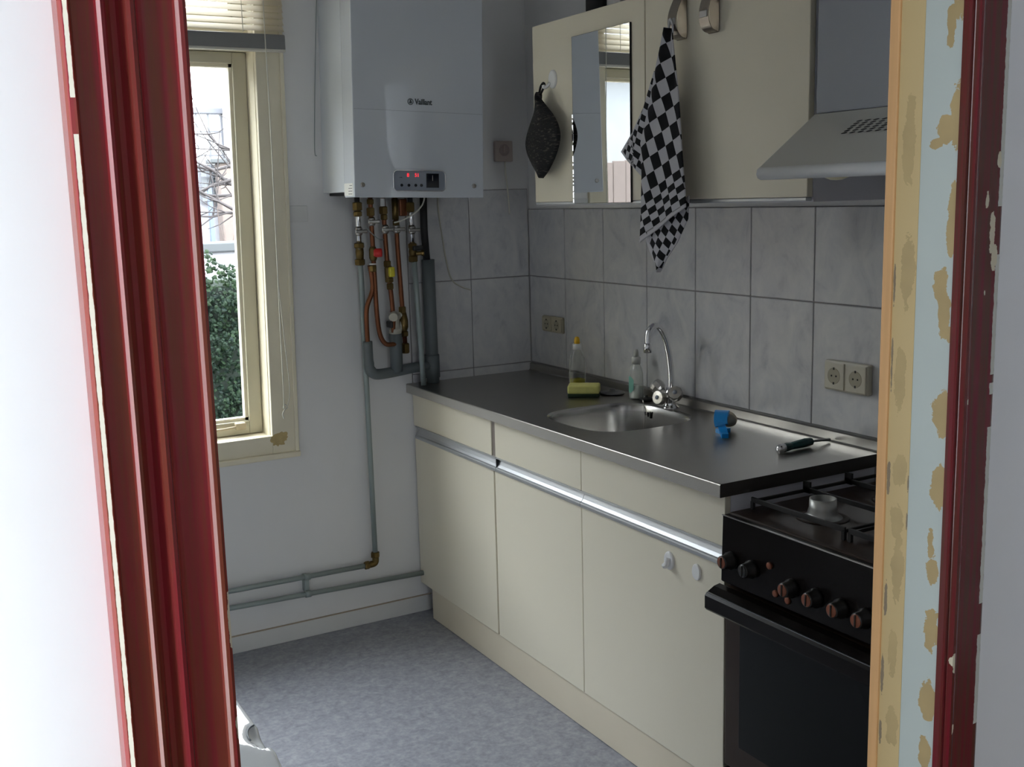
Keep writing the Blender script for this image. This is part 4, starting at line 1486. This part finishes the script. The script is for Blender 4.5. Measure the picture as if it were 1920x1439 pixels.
double_socket(-1.651, 1.0775, 0.148, 0.080, 0.020, 'large ivory double socket above the worktop near the cooker', M['ivory'], M['ivorydark'])
double_socket(-0.185, 1.090, 0.142, 0.060, 0.012, 'small ivory double socket on the tiles in the corner', plain('yellowed_plastic', (0.46, 0.42, 0.30), 0.45), plain('yellowed_well', (0.36, 0.33, 0.24), 0.5))
ws_ = thing('wall_switch', 'square beige socket high on the wall between boiler and cabinet', 'socket', (-0.104, -0.005, 1.74))
MB().rbox(-0.143, -0.066, -0.016, 0.0, 1.702, 1.778, 0.004, 2).build('socket_box', M['brownplastic'], ws_)
MB().lathe([(0.022, 0), (0.022, 0.002), (0.019, 0.003), (0.018, 0.001), (0, 0.001)], (-0.104, -0.016, 1.744), (0, -1, 0), n=24).build('socket_well', plain('socket_ring', (0.40, 0.32, 0.29), 0.5), ws_)
MB().box(-0.106, -0.102, -0.0195, -0.016, 1.735, 1.760).build('rocker', M['brownplastic'], ws_)
cbl = MB().tube(smooth_path([(-0.098, -0.008, 1.702), (-0.094, -0.004, 1.655), (-0.090, -0.008, 1.60), (-0.086, -0.010, 1.53), (-0.0855, -0.010, 1.505)], 6), 0.0028, 6).build('wall_cable', M['cord'])
tag(cbl, 'short white cable hanging under the beige wall socket', 'cable')

# ------------------------------------------------------------------ boiler
bo = thing('wall_boiler', 'white combi boiler hanging on the wall right of the window', 'boiler', (-0.59, 0.0, 1.575))
BD = 0.295
bx0, bx1, bz0, bz1 = -0.826, -0.349, 1.574, 2.31
MB().rbox(bx0 + 0.0004, bx1 - 0.0004, -BD + 0.0885, -0.0005, bz0 + 0.018, bz1, 0.001, 1).build('casing', M['boilerside'], bo)
MB().rbox(bx0, bx1, -BD, -BD + 0.088, bz0, bz1, 0.003, 3).build('front_panel', M['boiler'], bo)
MB().rbox(bx0 + 0.004, bx1 - 0.004, -BD - 0.0008, -BD + 0.01, bz0 + 0.2815, bz0 + 0.2823, 0.0002, 1).build('panel_seam', M['boilertrim'], bo)
cp = MB()
n = 28
pan = []
cx_, cz_, hw, hh, rr = -0.594, 1.6295, 0.0955, 0.034, 0.016
for i in range(n):
    a = 2 * PI * i / n
    sx, sz = (1 if math.cos(a) >= 0 else -1), (1 if math.sin(a) >= 0 else -1)
    pan.append((cx_ + sx * (hw - rr) + rr * math.cos(a), cz_ + sz * (hh - rr) + rr * math.sin(a)))
cp.prism(pan, 'y', -BD - 0.004, -BD + 0.004)
con = cp.build('control_panel', M['boilertrim'], bo)
edg = MB()
loop = [(x, -BD - 0.0042, z) for x, z in pan]
edg.tube(loop + [loop[0], loop[1]], 0.0016, 6, cap=False)
edg.build('panel_rim', M['chrome'], con)
for xx in (-0.660, -0.634, -0.609, -0.588):
    MB().lathe([(0.0052, 0), (0.0048, 0.002), (0.0028, 0.003), (0.0026, 0.0018), (0, 0.0018)], (xx, -BD - 0.004, 1.6145), (0, -1, 0), n=14).build('button', M['gauge'], con)
MB().rbox(-0.570, -0.523, -BD - 0.006, -BD - 0.003, 1.607, 1.654, 0.001).build('gauge_window', M['gauge'], con)
MB().box(-0.5478, -0.5465, -BD - 0.0066, -BD - 0.0058, 1.630, 1.648).build('gauge_needle', plain('needle', (0.45, 0.42, 0.38), 0.5), con)
MB().box(-0.668, -0.658, -BD - 0.0046, -BD - 0.004, 1.6395, 1.6415).build('printed_mark', M['gauge'], con)
em = NT('red_led')
em.b.inputs['Base Color'].default_value = (0.5, 0.0, 0.0, 1)
em.b.inputs['Emission Color'].default_value = (1.0, 0.03, 0.05, 1)
em.b.inputs['Emission Strength'].default_value = 0.55


def put_text(s, size, x, z, y, mat, parent, name, squeeze=1.0, offset=0.0):
    me = text_mesh(s, size, offset=offset)
    Mx = Matrix.Translation((x, y, z)) @ Matrix.Rotation(PI / 2, 4, 'X') @ Matrix.Diagonal((squeeze, 1, 1, 1))
    me.transform(Mx)
    me.materials.clear()
    return link(name, me, mat, parent)


put_text('8', 0.017, -0.6365, 1.6475, -BD - 0.0046, em.m, con, 'display_digit')
put_text('51', 0.017, -0.604, 1.6475, -BD - 0.0046, em.m, con, 'display_digit')
put_text('Vaillant', 0.0255, -0.5745, 1.8865, -BD - 0.0012, M['logo'], bo, 'logo_lettering', 0.82, 0.0007)
lg = MB()
lg.tube([(-0.6215 + 0.0095 * math.cos(a), -BD - 0.001, 1.8865 + 0.0095 * math.sin(a)) for a in [2 * PI * i / 20 for i in range(21)]], 0.0013, 5, cap=False)
lg.prism([(-0.6255, 1.881), (-0.6175, 1.881), (-0.6165, 1.886), (-0.6190, 1.889), (-0.6185, 1.894), (-0.6205, 1.894), (-0.6215, 1.890), (-0.6225, 1.894), (-0.6245, 1.8935), (-0.6235, 1.888), (-0.6262, 1.885)], 'y', -BD - 0.0014, -BD)
lg.build('logo_emblem', M['logo'], bo)
for xx in (-0.797, -0.387):
    s_ = MB().lathe([(0.008, 0), (0.0075, 0.0025), (0.005, 0.0028), (0, 0.002)], (xx, -BD, 1.6145), (0, -1, 0), n=16).build('screw', M['dullchrome'], bo)
stk = MB().box(bx0 - 0.0008, bx0, -BD + 0.012, -BD + 0.088, bz0 + 0.006, bz0 + 0.046).build('sticker', M['sticker'], bo)
for q in range(4):
    MB().box(bx0 - 0.0012, bx0 - 0.0006, -BD + 0.018, -BD + (0.04 if q == 3 else 0.05), bz0 + 0.010 + 0.009 * q, bz0 + 0.0125 + 0.009 * q).build('printed_line', M['ink'], stk)
MB().rbox(bx0 + 0.02, bx1 - 0.02, -BD + 0.10, -0.01, bz0 + 0.008, bz0 + 0.018, 0.002).build('underside_plate', M['black'], bo)
Rb = Matrix.Translation((-0.59, 0, 1.575)) @ Matrix.Rotation(math.radians(1.5), 4, 'Y') @ Matrix.Translation((0.59, 0, -1.575))
bo.rotation_euler = (0, math.radians(1.5), 0)


# ------------------------------------------------------------------ pipes under the boiler
def nut(mb, x, y, z0, z1, r):
    mb.lathe([(r * 0.75, z0), (r, z0 + 0.003), (r, z1 - 0.003), (r * 0.75, z1)], (x, y, 0), n=6, smooth=False)


YP = -0.085
# left heating pipe: runs down the wall and along above the baseboard
p1 = thing('heating_pipe', 'grey heating pipe running down the wall left of the cabinets', 'pipe', (-0.71, -0.04, 0.24))
pp = MB()
pp.tube(smooth_path([(-0.725, -0.06, 1.37), (-0.716, -0.045, 1.30), (-0.713, -0.036, 1.20)], 4) + [Vector((-0.7115, -0.035, 0.7)), Vector((-0.710, -0.035, 0.262))], 0.0095, 12)
pp.build('upright_pipe', M['greypipe'], p1)
MB().tube([(-0.74, -0.035, 0.238), (-1.30, -0.033, 0.244), (KX0 + 0.01, -0.033, 0.248)], 0.0095, 12).build('level_pipe', M['greypipe'], p1)
eb = MBSplit()
eb.tube(smooth_path([(-0.710, -0.035, 0.274), (-0.710, -0.035, 0.250), (-0.718, -0.035, 0.240), (-0.745, -0.035, 0.2385)], 5), 0.0125, 12)
nut(eb, -0.710, -0.035, 0.262, 0.284, 0.017)
eb.lathe([(0.012, 0), (0.016, 0.003), (0.016, 0.016), (0.012, 0.02)], (-0.735, -0.035, 0.2385), (-1, 0, 0), n=6, smooth=False)
eb.build_each('elbow_fitting', M['brass'], p1)
ft = MB()
ft.tube([(-0.732, -0.08, 1.585), (-0.731, -0.078, 1.50), (-0.729, -0.072, 1.40)], 0.0095, 14)
ft.build('chrome_tube', M['chrome'], p1)
va = MBSplit()
nut(va, -0.7315, -0.080, 1.535, 1.565, 0.018)
nut(va, -0.731, -0.079, 1.515, 1.534, 0.016)
nut(va, -0.728, -0.070, 1.405, 1.425, 0.019)
nut(va, -0.726, -0.065, 1.345, 1.368, 0.019)
va.lathe([(0.013, 1.36), (0.015, 1.39), (0.013, 1.415)], (-0.727, -0.068, 0), n=12)
va.build_each('brass_fitting', M['brass'], p1)


def bow_valve(mb, x, y, z):                             # small isolating valve with a butterfly lever
    mb.lathe([(0.0105, -0.016), (0.014, -0.010), (0.014, 0.010), (0.0105, 0.016)], (x, y, z), n=12)
    mb.lathe([(0.006, 0), (0.006, 0.016), (0, 0.018)], (x, y - 0.008, z), (0, -1, 0), n=10)
    mb.rbox(x - 0.022, x + 0.022, y - 0.029, y - 0.024, z - 0.007, z + 0.005, 0.002, 1)


b_ = MB(); bow_valve(b_, -0.7305, -0.077, 1.465); b_.build('isolating_valve', M['dullchrome'], p1)

h2 = thing('return_pipe', 'lower grey heating pipe just above the baseboard', 'pipe', (-0.9, -0.035, 0.17))
MB().tube([(-0.50, -0.035, 0.1645), (-1.26, -0.033, 0.182), (KX0 + 0.01, -0.033, 0.19)], 0.0095, 12).build('level_pipe', M['greypipe'], h2)
cpx = thing('pipe_clip', 'grey double clip holding the two low pipes to the wall', 'clip', (-0.975, -0.02, 0.21))
MB().rbox(-0.985, -0.967, -0.030, 0.0, 0.181, 0.244, 0.003).build('bracket', M['greypipe'], cpx)
for z in (0.2403, 0.1757):
    MB().tube([(-0.986, -0.0345, z), (-0.966, -0.0345, z - 0.0003)], 0.0125, 12).build('clamp_ring', M['greypipe'], cpx)

p2 = thing('copper_filling_pipe', 'copper pipe with red handled valve, second from the left under the boiler', 'pipe', (-0.68, -0.08, 1.05))
cp_ = MB()
cp_.tube(smooth_path([(-0.685, -0.085, 1.585), (-0.684, -0.085, 1.45), (-0.682, -0.085, 1.30), (-0.680, -0.085, 1.18), (-0.672, -0.085, 1.10), (-0.652, -0.085, 1.063), (-0.622, -0.083, 1.058), (-0.605, -0.080, 1.06)], 6), 0.0085, 12)
cp_.build('copper_tube', M['copper'], p2)
b2 = MB()
b2.tube(smooth_path([(-0.698, -0.085, 1.345), (-0.692, -0.085, 1.30), (-0.693, -0.085, 1.255), (-0.714, -0.085, 1.205), (-0.718, -0.08, 1.16), (-0.716, -0.075, 1.06)], 6), 0.0085, 12)
b2.build('branch_tube', M['copper'], p2)
f2 = MBSplit()
nut(f2, -0.685, -0.085, 1.555, 1.575, 0.013)
nut(f2, -0.6855, -0.085, 1.515, 1.545, 0.015)
f2.lathe([(0.010, 1.36), (0.014, 1.37), (0.014, 1.40), (0.010, 1.41)], (-0.688, -0.095, 0), n=12)
nut(f2, -0.690, -0.095, 1.322, 1.345, 0.013)
f2.build_each('brass_fitting', M['brass'], p2)
b_ = MB(); bow_valve(b_, -0.6845, -0.085, 1.497); b_.build('isolating_valve', M['dullchrome'], p2)
MB().lathe([(0.013, 0), (0.0155, 0.004), (0.0155, 0.026), (0.013, 0.030), (0, 0.031)], (-0.688, -0.100, 1.388), (0.9, -0.35, 0.0), n=12, smooth=False).build('red_handle', M['red'], p2, label='red plastic valve handle')
MB().lathe([(0.0125, 0), (0.0125, 0.004), (0, 0.004)], (-0.690, -0.095, 1.347), n=14).build('white_washer', M['whiteplastic'], p2)

p3 = thing('copper_gas_pipe', 'copper pipe with a yellow tag, in the middle under the boiler', 'pipe', (-0.63, -0.08, 1.15))
MB().tube(smooth_path([(-0.637, -0.085, 1.585), (-0.635, -0.085, 1.45), (-0.630, -0.085, 1.33), (-0.622, -0.085, 1.24), (-0.617, -0.083, 1.16), (-0.617, -0.078, 1.10)], 6), 0.0085, 12).build('copper_tube', M['copper'], p3)
f3 = MBSplit()
nut(f3, -0.637, -0.085, 1.52, 1.548, 0.016)
nut(f3, -0.6355, -0.085, 1.500, 1.520, 0.013)
nut(f3, -0.631, -0.085, 1.335, 1.358, 0.014)
nut(f3, -0.626, -0.085, 1.280, 1.298, 0.016)
nut(f3, -0.624, -0.085, 1.255, 1.278, 0.013)
f3.lathe([(0.011, 1.29), (0.014, 1.30), (0.014, 1.33), (0.011, 1.34)], (-0.628, -0.085, 0), n=12)
f3.build_each('brass_fitting', M['brass'], p3)
b_ = MB(); bow_valve(b_, -0.6345, -0.085, 1.468); b_.build('isolating_valve', M['dullchrome'], p3)
MB().lathe([(0.009, 1.545), (0.009, 1.572), (0.011, 1.575)], (-0.638, -0.085, 0), n=12).build('white_sleeve', M['whiteplastic'], p3)
MB().rbox(-0.635, -0.612, -0.110, -0.094, 1.300, 1.336, 0.006, 2).build('yellow_tag', M['yellow'], p3)

p4 = thing('copper_water_pipe', 'straight copper pipe with a stop valve near its foot under the boiler', 'pipe', (-0.58, -0.07, 1.03))
MB().tube([(-0.590, -0.080, 1.585), (-0.586, -0.078, 1.40), (-0.574, -0.07, 1.18), (-0.565, -0.062, 1.05)], 0.0085, 12).build('copper_tube', M['copper'], p4)
f4 = MBSplit()
f4.lathe([(0.012, 1.50), (0.012, 1.575)], (-0.590, -0.080, 0), n=12)
nut(f4, -0.5885, -0.080, 1.475, 1.498, 0.013)
nut(f4, -0.574, -0.07, 1.165, 1.190, 0.014)
f4.lathe([(0.011, 1.10), (0.016, 1.115), (0.016, 1.14), (0.010, 1.17)], (-0.570, -0.068, 0), n=12)
nut(f4, -0.568, -0.066, 1.08, 1.10, 0.015)
nut(f4, -0.565, -0.062, 1.018, 1.055, 0.016)
f4.build_each('brass_fitting', M['brass'], p4)
b_ = MB(); bow_valve(b_, -0.588, -0.080, 1.468); b_.build('isolating_valve', M['dullchrome'], p4)
MB().rbox(-0.568, -0.540, -0.075, -0.045, 1.512, 1.572, 0.003).build('copper_block', M['copper'], p4)

p5 = thing('heating_flow_pipe', 'grey heating pipe with black lever valve beside the drain pipe', 'pipe', (-0.50, -0.05, 0.9))
MB().tube([(-0.533, -0.085, 1.585), (-0.531, -0.083, 1.50), (-0.528, -0.078, 1.39)], 0.0095, 14).build('chrome_tube', M['chrome'], p5)
MB().tube([(-0.524, -0.078, 1.36), (-0.518, -0.079, 1.20), (-0.510, -0.079, 1.00), (-0.506, -0.079, H + 0.001)], 0.010, 12).build('upright_pipe', M['greypipe'], p5)
f5 = MBSplit()
nut(f5, -0.533, -0.085, 1.525, 1.56, 0.016)
nut(f5, -0.527, -0.077, 1.395, 1.415, 0.017)
nut(f5, -0.525, -0.074, 1.347, 1.370, 0.018)
f5.lathe([(0.013, 1.365), (0.015, 1.385), (0.013, 1.40)], (-0.526, -0.075, 0), n=12)
f5.lathe([(0.008, 0), (0.008, 0.018), (0.011, 0.019), (0.011, 0.028), (0, 0.03)], (-0.520, -0.09, 1.378), (0.9, -0.4, 0.05), n=8, smooth=False)
f5.build_each('brass_fitting', M['brass'], p5)
b_ = MB(); bow_valve(b_, -0.5305, -0.082, 1.463); b_.build('isolating_valve', M['dullchrome'], p5)
MB().rbox(-0.538, -0.498, -0.110, -0.095, 1.388, 1.406, 0.005, 2).build('valve_lever', M['black'], p5)

# grey plastic drain with its uprights
dp = thing('drain_pipe', 'grey plastic drain pipe standing on the worktop corner under the boiler', 'pipe', (-0.45, -0.04, H))
pd = MB()
pd.tube([(-0.455, -0.05, 1.352), (-0.452, -0.045, 1.10), (-0.449, -0.042, H + 0.001)], 0.0235, 16)
pd.build('tall_upright', M['pvc'], dp)
MB().tube([(-0.451, -0.043, 1.00), (-0.4495, -0.042, 0.915)], 0.0275, 16).build('tee_socket', M['pvc'], dp)
MB().tube(smooth_path([(-0.45, -0.043, 0.962), (-0.55, -0.05, 0.958), (-0.64, -0.06, 0.952), (-0.690, -0.068, 0.955), (-0.710, -0.07, 0.975), (-0.713, -0.07, 1.005), (-0.714, -0.07, 1.075)], 6), [0.0195] * 24 + [0.0185] * 6 + [0.017] * 7, 16).build('level_run', M['pvc'], dp)
MB().tube([(-0.603, -0.062, 0.955), (-0.604, -0.066, 1.02), (-0.606, -0.07, 1.095)], [0.0225, 0.0225, 0.0235], 16).build('short_upright', M['pvc'], dp)
fl = MB().tube([(-0.474, -0.07, 1.575), (-0.472, -0.062, 1.46), (-0.461, -0.052, 1.345)], 0.0135, 14).build('drain_hose', M['rubber'])
tag(fl, 'black hose from the boiler into the tall grey drain pipe', 'hose')
sy = thing('condensate_trap', 'off-white plastic trap on the short grey drain upright', 'trap', (-0.606, -0.07, 1.095))
MB().lathe([(0.0215, 0.0), (0.0215, 0.018), (0.017, 0.020), (0.016, 0.05), (0.020, 0.055), (0.019, 0.075), (0, 0.078)], (-0.606, -0.07, 1.093), n=18).build('trap_body', M['dirtywhite'], sy)
MB().tube(smooth_path([(-0.606, -0.075, 1.155), (-0.618, -0.095, 1.163), (-0.630, -0.115, 1.158)], 4), [0.014] * 4 + [0.0155] * 5, 14).build('side_inlet', M['dirtywhite'], sy)
MB().tube(smooth_path([(-0.596, -0.072, 1.160), (-0.584, -0.072, 1.165), (-0.578, -0.070, 1.150), (-0.584, -0.072, 1.115), (-0.592, -0.075, 1.09)], 5), 0.006, 8).build('bent_tube', M['dirtywhite'], sy)
MB().rbox(-0.636, -0.624, -0.1, -0.06, 1.118, 1.142, 0.004, 2).build('black_clip', M['black'], sy)
wc = MB().tube(smooth_path([(-0.395, -0.03, 1.592), (-0.392, -0.02, 1.54), (-0.378, -0.014, 1.44), (-0.362, -0.012, 1.34), (-0.343, -0.012, 1.272), (-0.305, -0.012, 1.242), (-0.262, -0.012, 1.226)], 6), 0.0027, 6).build('thermostat_cable', M['dirtywhite'])
tag(wc, 'white cable hanging from the boiler across the tiles', 'cable')
wc2 = MB().tube(smooth_path([(-0.480, -0.10, 1.585), (-0.495, -0.105, 1.550), (-0.53, -0.11, 1.520), (-0.575, -0.105, 1.498), (-0.60, -0.09, 1.49)], 6), 0.003, 6).build('boiler_cable', M['cord'])
tag(wc2, 'white cable looping in front of the copper fittings', 'cable')
w3 = MB().tube(smooth_path([(-0.705, -0.085, 1.478), (-0.69, -0.10, 1.455), (-0.665, -0.10, 1.435), (-0.645, -0.095, 1.432)], 5), 0.0018, 5).build('sensor_wire', M['greypipe'])
tag(w3, 'thin grey wire between the chrome valves', 'wire')
bl_c = MB().tube(smooth_path([(-0.800, -0.004, 2.40), (-0.832, -0.004, 2.0), (-0.845, -0.004, 1.80), (-0.848, -0.004, 1.735), (-0.843, -0.008, 1.725)], 6), 0.0014, 5).build('wall_wire', M['greypipe'])
tag(bl_c, 'thin dark wire on the wall between window and boiler', 'wire')

# ------------------------------------------------------------------ white bin near the doorway
bn = thing('plastic_bin', 'white lidded plastic bin on the floor inside the doorway', 'bin', (-1.80, -1.6, 0))
bb_ = MB().rbox(-2.02, -1.585, -2.02, -1.18, 0.0, 0.425, 0.02, 3)
for v in bb_.v:
    s = 0.95 + 0.05 * v.z / 0.425
    v.x = -1.81 + (v.x + 1.81) * s
    v.y = -1.60 + (v.y + 1.60) * s
bb_.build('bin_body', M['binwhite'], bn)
lid = MB()
ny, nx = 60, 40
vs, fs = [], []
for i in range(ny + 1):
    for j in range(nx + 1):
        y = -2.03 + 0.87 * i / ny
        x = -2.03 + 0.455 * (1 - (1 - j / nx) ** 1.6)
        ex = min(1, max(0, min(x + 2.03, -1.575 - x) / 0.014))
        ey = min(1, max(0, min(y + 2.03, -1.16 - y) / 0.014))
        z = 0.43 + 0.024 * (1 - (1 - ex) ** 2.2) ** 0.6 * (1 - (1 - ey) ** 2.2) ** 0.6
        fy = -1.575 - 0.06 * ((x + 1.60) / 0.06)             # lid front sloped past this line to reflect darker ceiling
        if y < fy:
            z -= min(0.05, (fy - y) * 0.42)
        g = ((x + 1.580) / 0.032) ** 2 + ((y + 1.52) / 0.055) ** 2
        if g < 1:
            z -= 0.020 * (1 - g) ** 0.5
        vs.append((x, y, z))
for i in range(ny):
    for j in range(nx):
        a = i * (nx + 1) + j
        fs.append((a, a + 1, a + nx + 2, a + nx + 1))
lid.add(vs, fs, True)
lid.build('bin_lid', M['binwhite'], bn)
gr = MB()
gp = [(-1.580 - 0.032 * math.cos(a), -1.52 + 0.055 * math.sin(a), 0.4535) for a in [-PI * 0.05 + PI * 0.5 * i / 10 for i in range(11)]]
gr.tube(gp, 0.0022, 6)
gr.build('grip_shade', plain('grip_shadow_grey', (0.16, 0.18, 0.20), 0.5), bn)  # grey line painted in as the shadow of the grip hollow

# ------------------------------------------------------------------ outside
gd = struct('floor.002', MB().box(-12, 14, WT, 26, -0.5, -0.35), M['ground'])
gd.name = 'ground'


def leaf_mass(name, n, pos, size, parent=None):
    """many small five-cornered leaves"""
    vs, fs, tint = [], [], []
    for _ in range(n):
        c, nr, tv = pos()
        s = size * random.uniform(0.6, 1.25)
        nr = (Vector(nr) + Vector((random.gauss(0, .55), random.gauss(0, .3), random.gauss(0, .55)))).normalized()
        u = nr.orthogonal().normalized()
        u.rotate(Matrix.Rotation(random.uniform(0, 2 * PI), 3, nr))
        v = nr.cross(u)
        b = len(vs)
        shape = [(0, 1.0), (0.42, 0.30), (0.80, 0.05), (0.45, -0.55), (0, -0.62), (-0.45, -0.55), (-0.80, 0.05), (-0.42, 0.30)]
        vs.append(Vector(c) + nr * s * 0.18)
        for (p, q) in shape:
            vs.append(Vector(c) + u * p * s * 0.62 + v * q * s * 0.7)
        for i in range(8):
            fs.append((b, b + 1 + i, b + 1 + (i + 1) % 8))
        tint += [tv] * 9
    me = mesh_from(vs, fs, name)
    ca = me.color_attributes.new('tint', 'FLOAT_COLOR', 'POINT')
    ca.data.foreach_set('color', [q for t in tint for q in (t, t, t, 1)])
    return link(name, me, M['leaf'], parent)


hg = thing('ivy_hedge', 'green ivy hedge just outside the kitchen window', 'hedge', (-0.4, 3.4, -0.35))


def hedge_pos():
    x = random.uniform(-1.15, 0.75)
    z = 1.24 * (1 - random.random() ** 1.15 * 1.0) + 0.0
    top = 1.20 + 0.07 * math.sin(x * 11) + 0.05 * math.sin(x * 27 + 1)
    z = random.uniform(-0.30, 1.0) if random.random() < 0.8 else random.uniform(0.9, top)
    y = 3.22 + 0.10 * mnoise.noise(Vector((x * 5, 0, z * 5))) + random.uniform(-0.05, 0.06)
    tv = max(0.0, min(1.0, 0.25 + 0.55 * (z > 1.05) * random.random() + random.gauss(0, 0.16)))
    return (x, y, z), (random.gauss(0, .3), -1, 0.55), tv


leaf_mass('foliage', 12000, hedge_pos, 0.031, hg)['kind'] = 'stuff'
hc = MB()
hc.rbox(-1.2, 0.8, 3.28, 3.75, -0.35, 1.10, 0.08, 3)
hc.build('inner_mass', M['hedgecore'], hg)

gw = thing('garden_wall', 'low white garden wall with grey coping behind the hedge', 'wall', (0, 4.4, -0.35))
MB().box(-1.5, 2.6, 4.3, 4.5, -0.35, 1.235).build('wall_body', M['render'], gw)
MB().rbox(-1.52, 2.62, 4.26, 4.54, 1.235, 1.305, 0.01).build('coping', M['coping'], gw)


def twig_mass(name, n, base, spread, hgt, mat, parent):
    mb = MB()
    for _ in range(n):
        p = Vector((base[0] + random.uniform(-spread, spread), base[1] + random.uniform(-0.25, 0.25), base[2]))
        d = Vector((random.gauss(0, 0.22), random.gauss(0, 0.07), 1)).normalized()
        pts = [p]
        L = hgt * random.uniform(0.55, 1.0)
        for q in range(4):
            d = (d + Vector((random.gauss(0, 0.22), random.gauss(0, 0.07), random.gauss(0.05, 0.1)))).normalized()
            pts.append(pts[-1] + d * L / 4)
        mb.tube(pts, [0.007, 0.006, 0.005, 0.004, 0.0025], 4, cap=False)
        for q in (1, 2, 3):
            for _k in range(2):
                e = (d + Vector((random.gauss(0, 0.8), random.gauss(0, 0.25), random.gauss(0, 0.4)))).normalized()
                mb.tube([pts[q], pts[q] + e * 0.16, pts[q] + e * 0.30 + Vector((0, 0, 0.04))], [0.004, 0.0035, 0.002], 3, cap=False)
    return mb.build(name, mat, parent, recalc=False)


sh = thing('bare_shrub', 'leafless brown shrub behind the low white wall', 'shrub', (0.2, 5.7, -0.35))
twig_mass('branches', 260, (0.3, 5.7, -0.30), 1.3, 1.95, M['twig'], sh)['kind'] = 'stuff'

tr = thing('bare_tree', 'leafless dark tree in front of the white house', 'tree', (0.9, 6.6, -0.35))
tm = MB()
tm.tube(smooth_path([(0.95, 6.6, -0.35), (0.93, 6.6, 0.8), (0.90, 6.6, 1.5), (0.84, 6.6, 1.9), (0.82, 6.6, 2.2)], 4), [0.06] * 8 + [0.045] * 5 + [0.03] * 4, 8)
tm.build('trunk', M['branch'], tr)
br = MB()
for i, (z0, dx, dz) in enumerate([(1.5, -0.75, 0.28), (1.6, -0.72, 0.15), (1.7, -0.85, 0.40), (1.8, -0.75, -0.10), (1.55, 0.5, 0.3), (1.9, -0.8, 0.1), (2.0, -0.6, 0.3), (1.45, -0.6, 0.05), (1.85, 0.4, 0.3)]):
    a = Vector((0.86, 6.6, z0))
    pts = [a]
    for q in range(5):
        pts.append(a + Vector((dx * (q + 1) / 5, random.uniform(-0.1, 0.1), dz * (q + 1) / 5 + random.uniform(-0.05, 0.05))))
    br.tube(pts, [0.019, 0.017, 0.014, 0.011, 0.008, 0.005], 5, cap=False)
    for q in range(1, 6):
        for _k in range(2):
            e = Vector((random.gauss(-0.1, 0.25), random.gauss(0, 0.1), random.gauss(0.06, 0.22)))
            br.tube([pts[q], pts[q] + e * 0.6, pts[q] + e + Vector((0, 0, 0.03))], [0.007, 0.005, 0.003], 4, cap=False)
br.build('branches', M['branch'], tr, recalc=False)['kind'] = 'stuff'

ho = thing('white_house', 'white rendered house with a tall gridded window across the garden', 'house', (1.2, 9.4, -0.35))
MB().box(1.40, 5.0, 9.0, 9.9, -0.35, 4.6).build('corner_wall', M['render'], ho)
MB().box(-1.6, 1.42, 9.35, 9.9, -0.35, 2.05).build('rear_wall', M['render'], ho)
wn_ = MB().rbox(1.02, 1.42, 9.25, 9.40, 2.62, 2.69, 0.01).build('lintel', M['greyframe'], ho)
gf = MB()
for x in (1.10, 1.24, 1.385):
    gf.box(x - 0.008, x + 0.008, 9.28, 9.33, 1.60, 2.62)
for z in (1.62, 1.90, 2.15, 2.42):
    gf.box(1.10, 1.385, 9.285, 9.325, z - 0.008, z + 0.008)
gf.build('window_frame', M['greyframe'], ho)
for (x0, x1) in ((1.108, 1.232), (1.248, 1.377)):
    for (z0, z1) in ((1.628, 1.892), (1.908, 2.142), (2.158, 2.412), (2.428, 2.618)):
        MB().box(x0, x1, 9.30, 9.31, z0, z1).build('pane', M['pane'], ho)
MB().rbox(1.25, 1.42, 9.0, 9.2, 0.6, 2.05, 0.01).build('brick_pier', M['brick'], ho)
MB().rbox(1.15, 1.42, 8.95, 9.22, 2.05, 2.10, 0.01).build('pier_cap', M['coping'], ho)
ps = MB().rbox(1.075, 1.125, 8.9, 8.95, -0.35, 1.78, 0.008).build('garden_post', M['bluepost'])
tag(ps, 'dark blue post standing before the white house', 'post')
nb = thing('garden_shed', 'pale grey shed with a dark roof behind the plank fence, seen in the mirror', 'shed', (-4.4, 5.4, -0.35))
MB().box(-15.0, -2.6, 5.2, 8.4, -0.35, 2.85).build('shed_wall', M['shedwall'], nb)  # lengthened far left, out of view, to block low sky light
MB().prism([(5.0, 2.84), (8.6, 2.84), (6.8, 4.3)], 'x', -15.1, -2.5).build('tiled_roof', M['rooftile'], nb)
MB().rbox(-15.1, -2.5, 4.97, 5.09, 2.78, 2.90, 0.01).build('gutter', M['coping'], nb)
fn = thing('plank_fence', 'weathered plank fence left in the garden, seen in the mirror', 'fence', (-3.5, 3.4, -0.35))
pm = None
for i in range(26):
    w = 0.115
    x = -5.2 + i * 0.12
    if pm is None:
        pm = MB().rbox(-w / 2, w / 2, -0.011, 0.011, 0, 2.18, 0.003, 1).mesh('plank')
        pm.materials.append(M['fence'])
    o = bpy.data.objects.new('plank', pm)
    COL.objects.link(o)
    o.location = (x, 3.4 + random.uniform(-0.006, 0.006), -0.35 + random.uniform(-0.01, 0.01))
    adopt(o, fn)
MB().box(-5.3, -2.1, 3.412, 3.45, 0.1, 0.18).box(-5.3, -2.1, 3.412, 3.45, 1.3, 1.38).build('rail', M['fence'], fn)

# light openings
portal('kitchen_window_portal', ((WX0 + WX1) / 2, WT + 0.01, (WZ0 + WZ1) / 2), (-PI / 2, 0, 0), WX1 - WX0, WZ1 - WZ0)
portal('fill_window_portal', ((RW[0] + RW[1]) / 2, -6.11, (RW[2] + RW[3]) / 2), (PI / 2, 0, 0), RW[1] - RW[0], RW[3] - RW[2])
portal('hall_window_portal', (-2.51, ym, (HW[2] + HW[3]) / 2), (0, -PI / 2, 0), HW[3] - HW[2], HW[1] - HW[0])
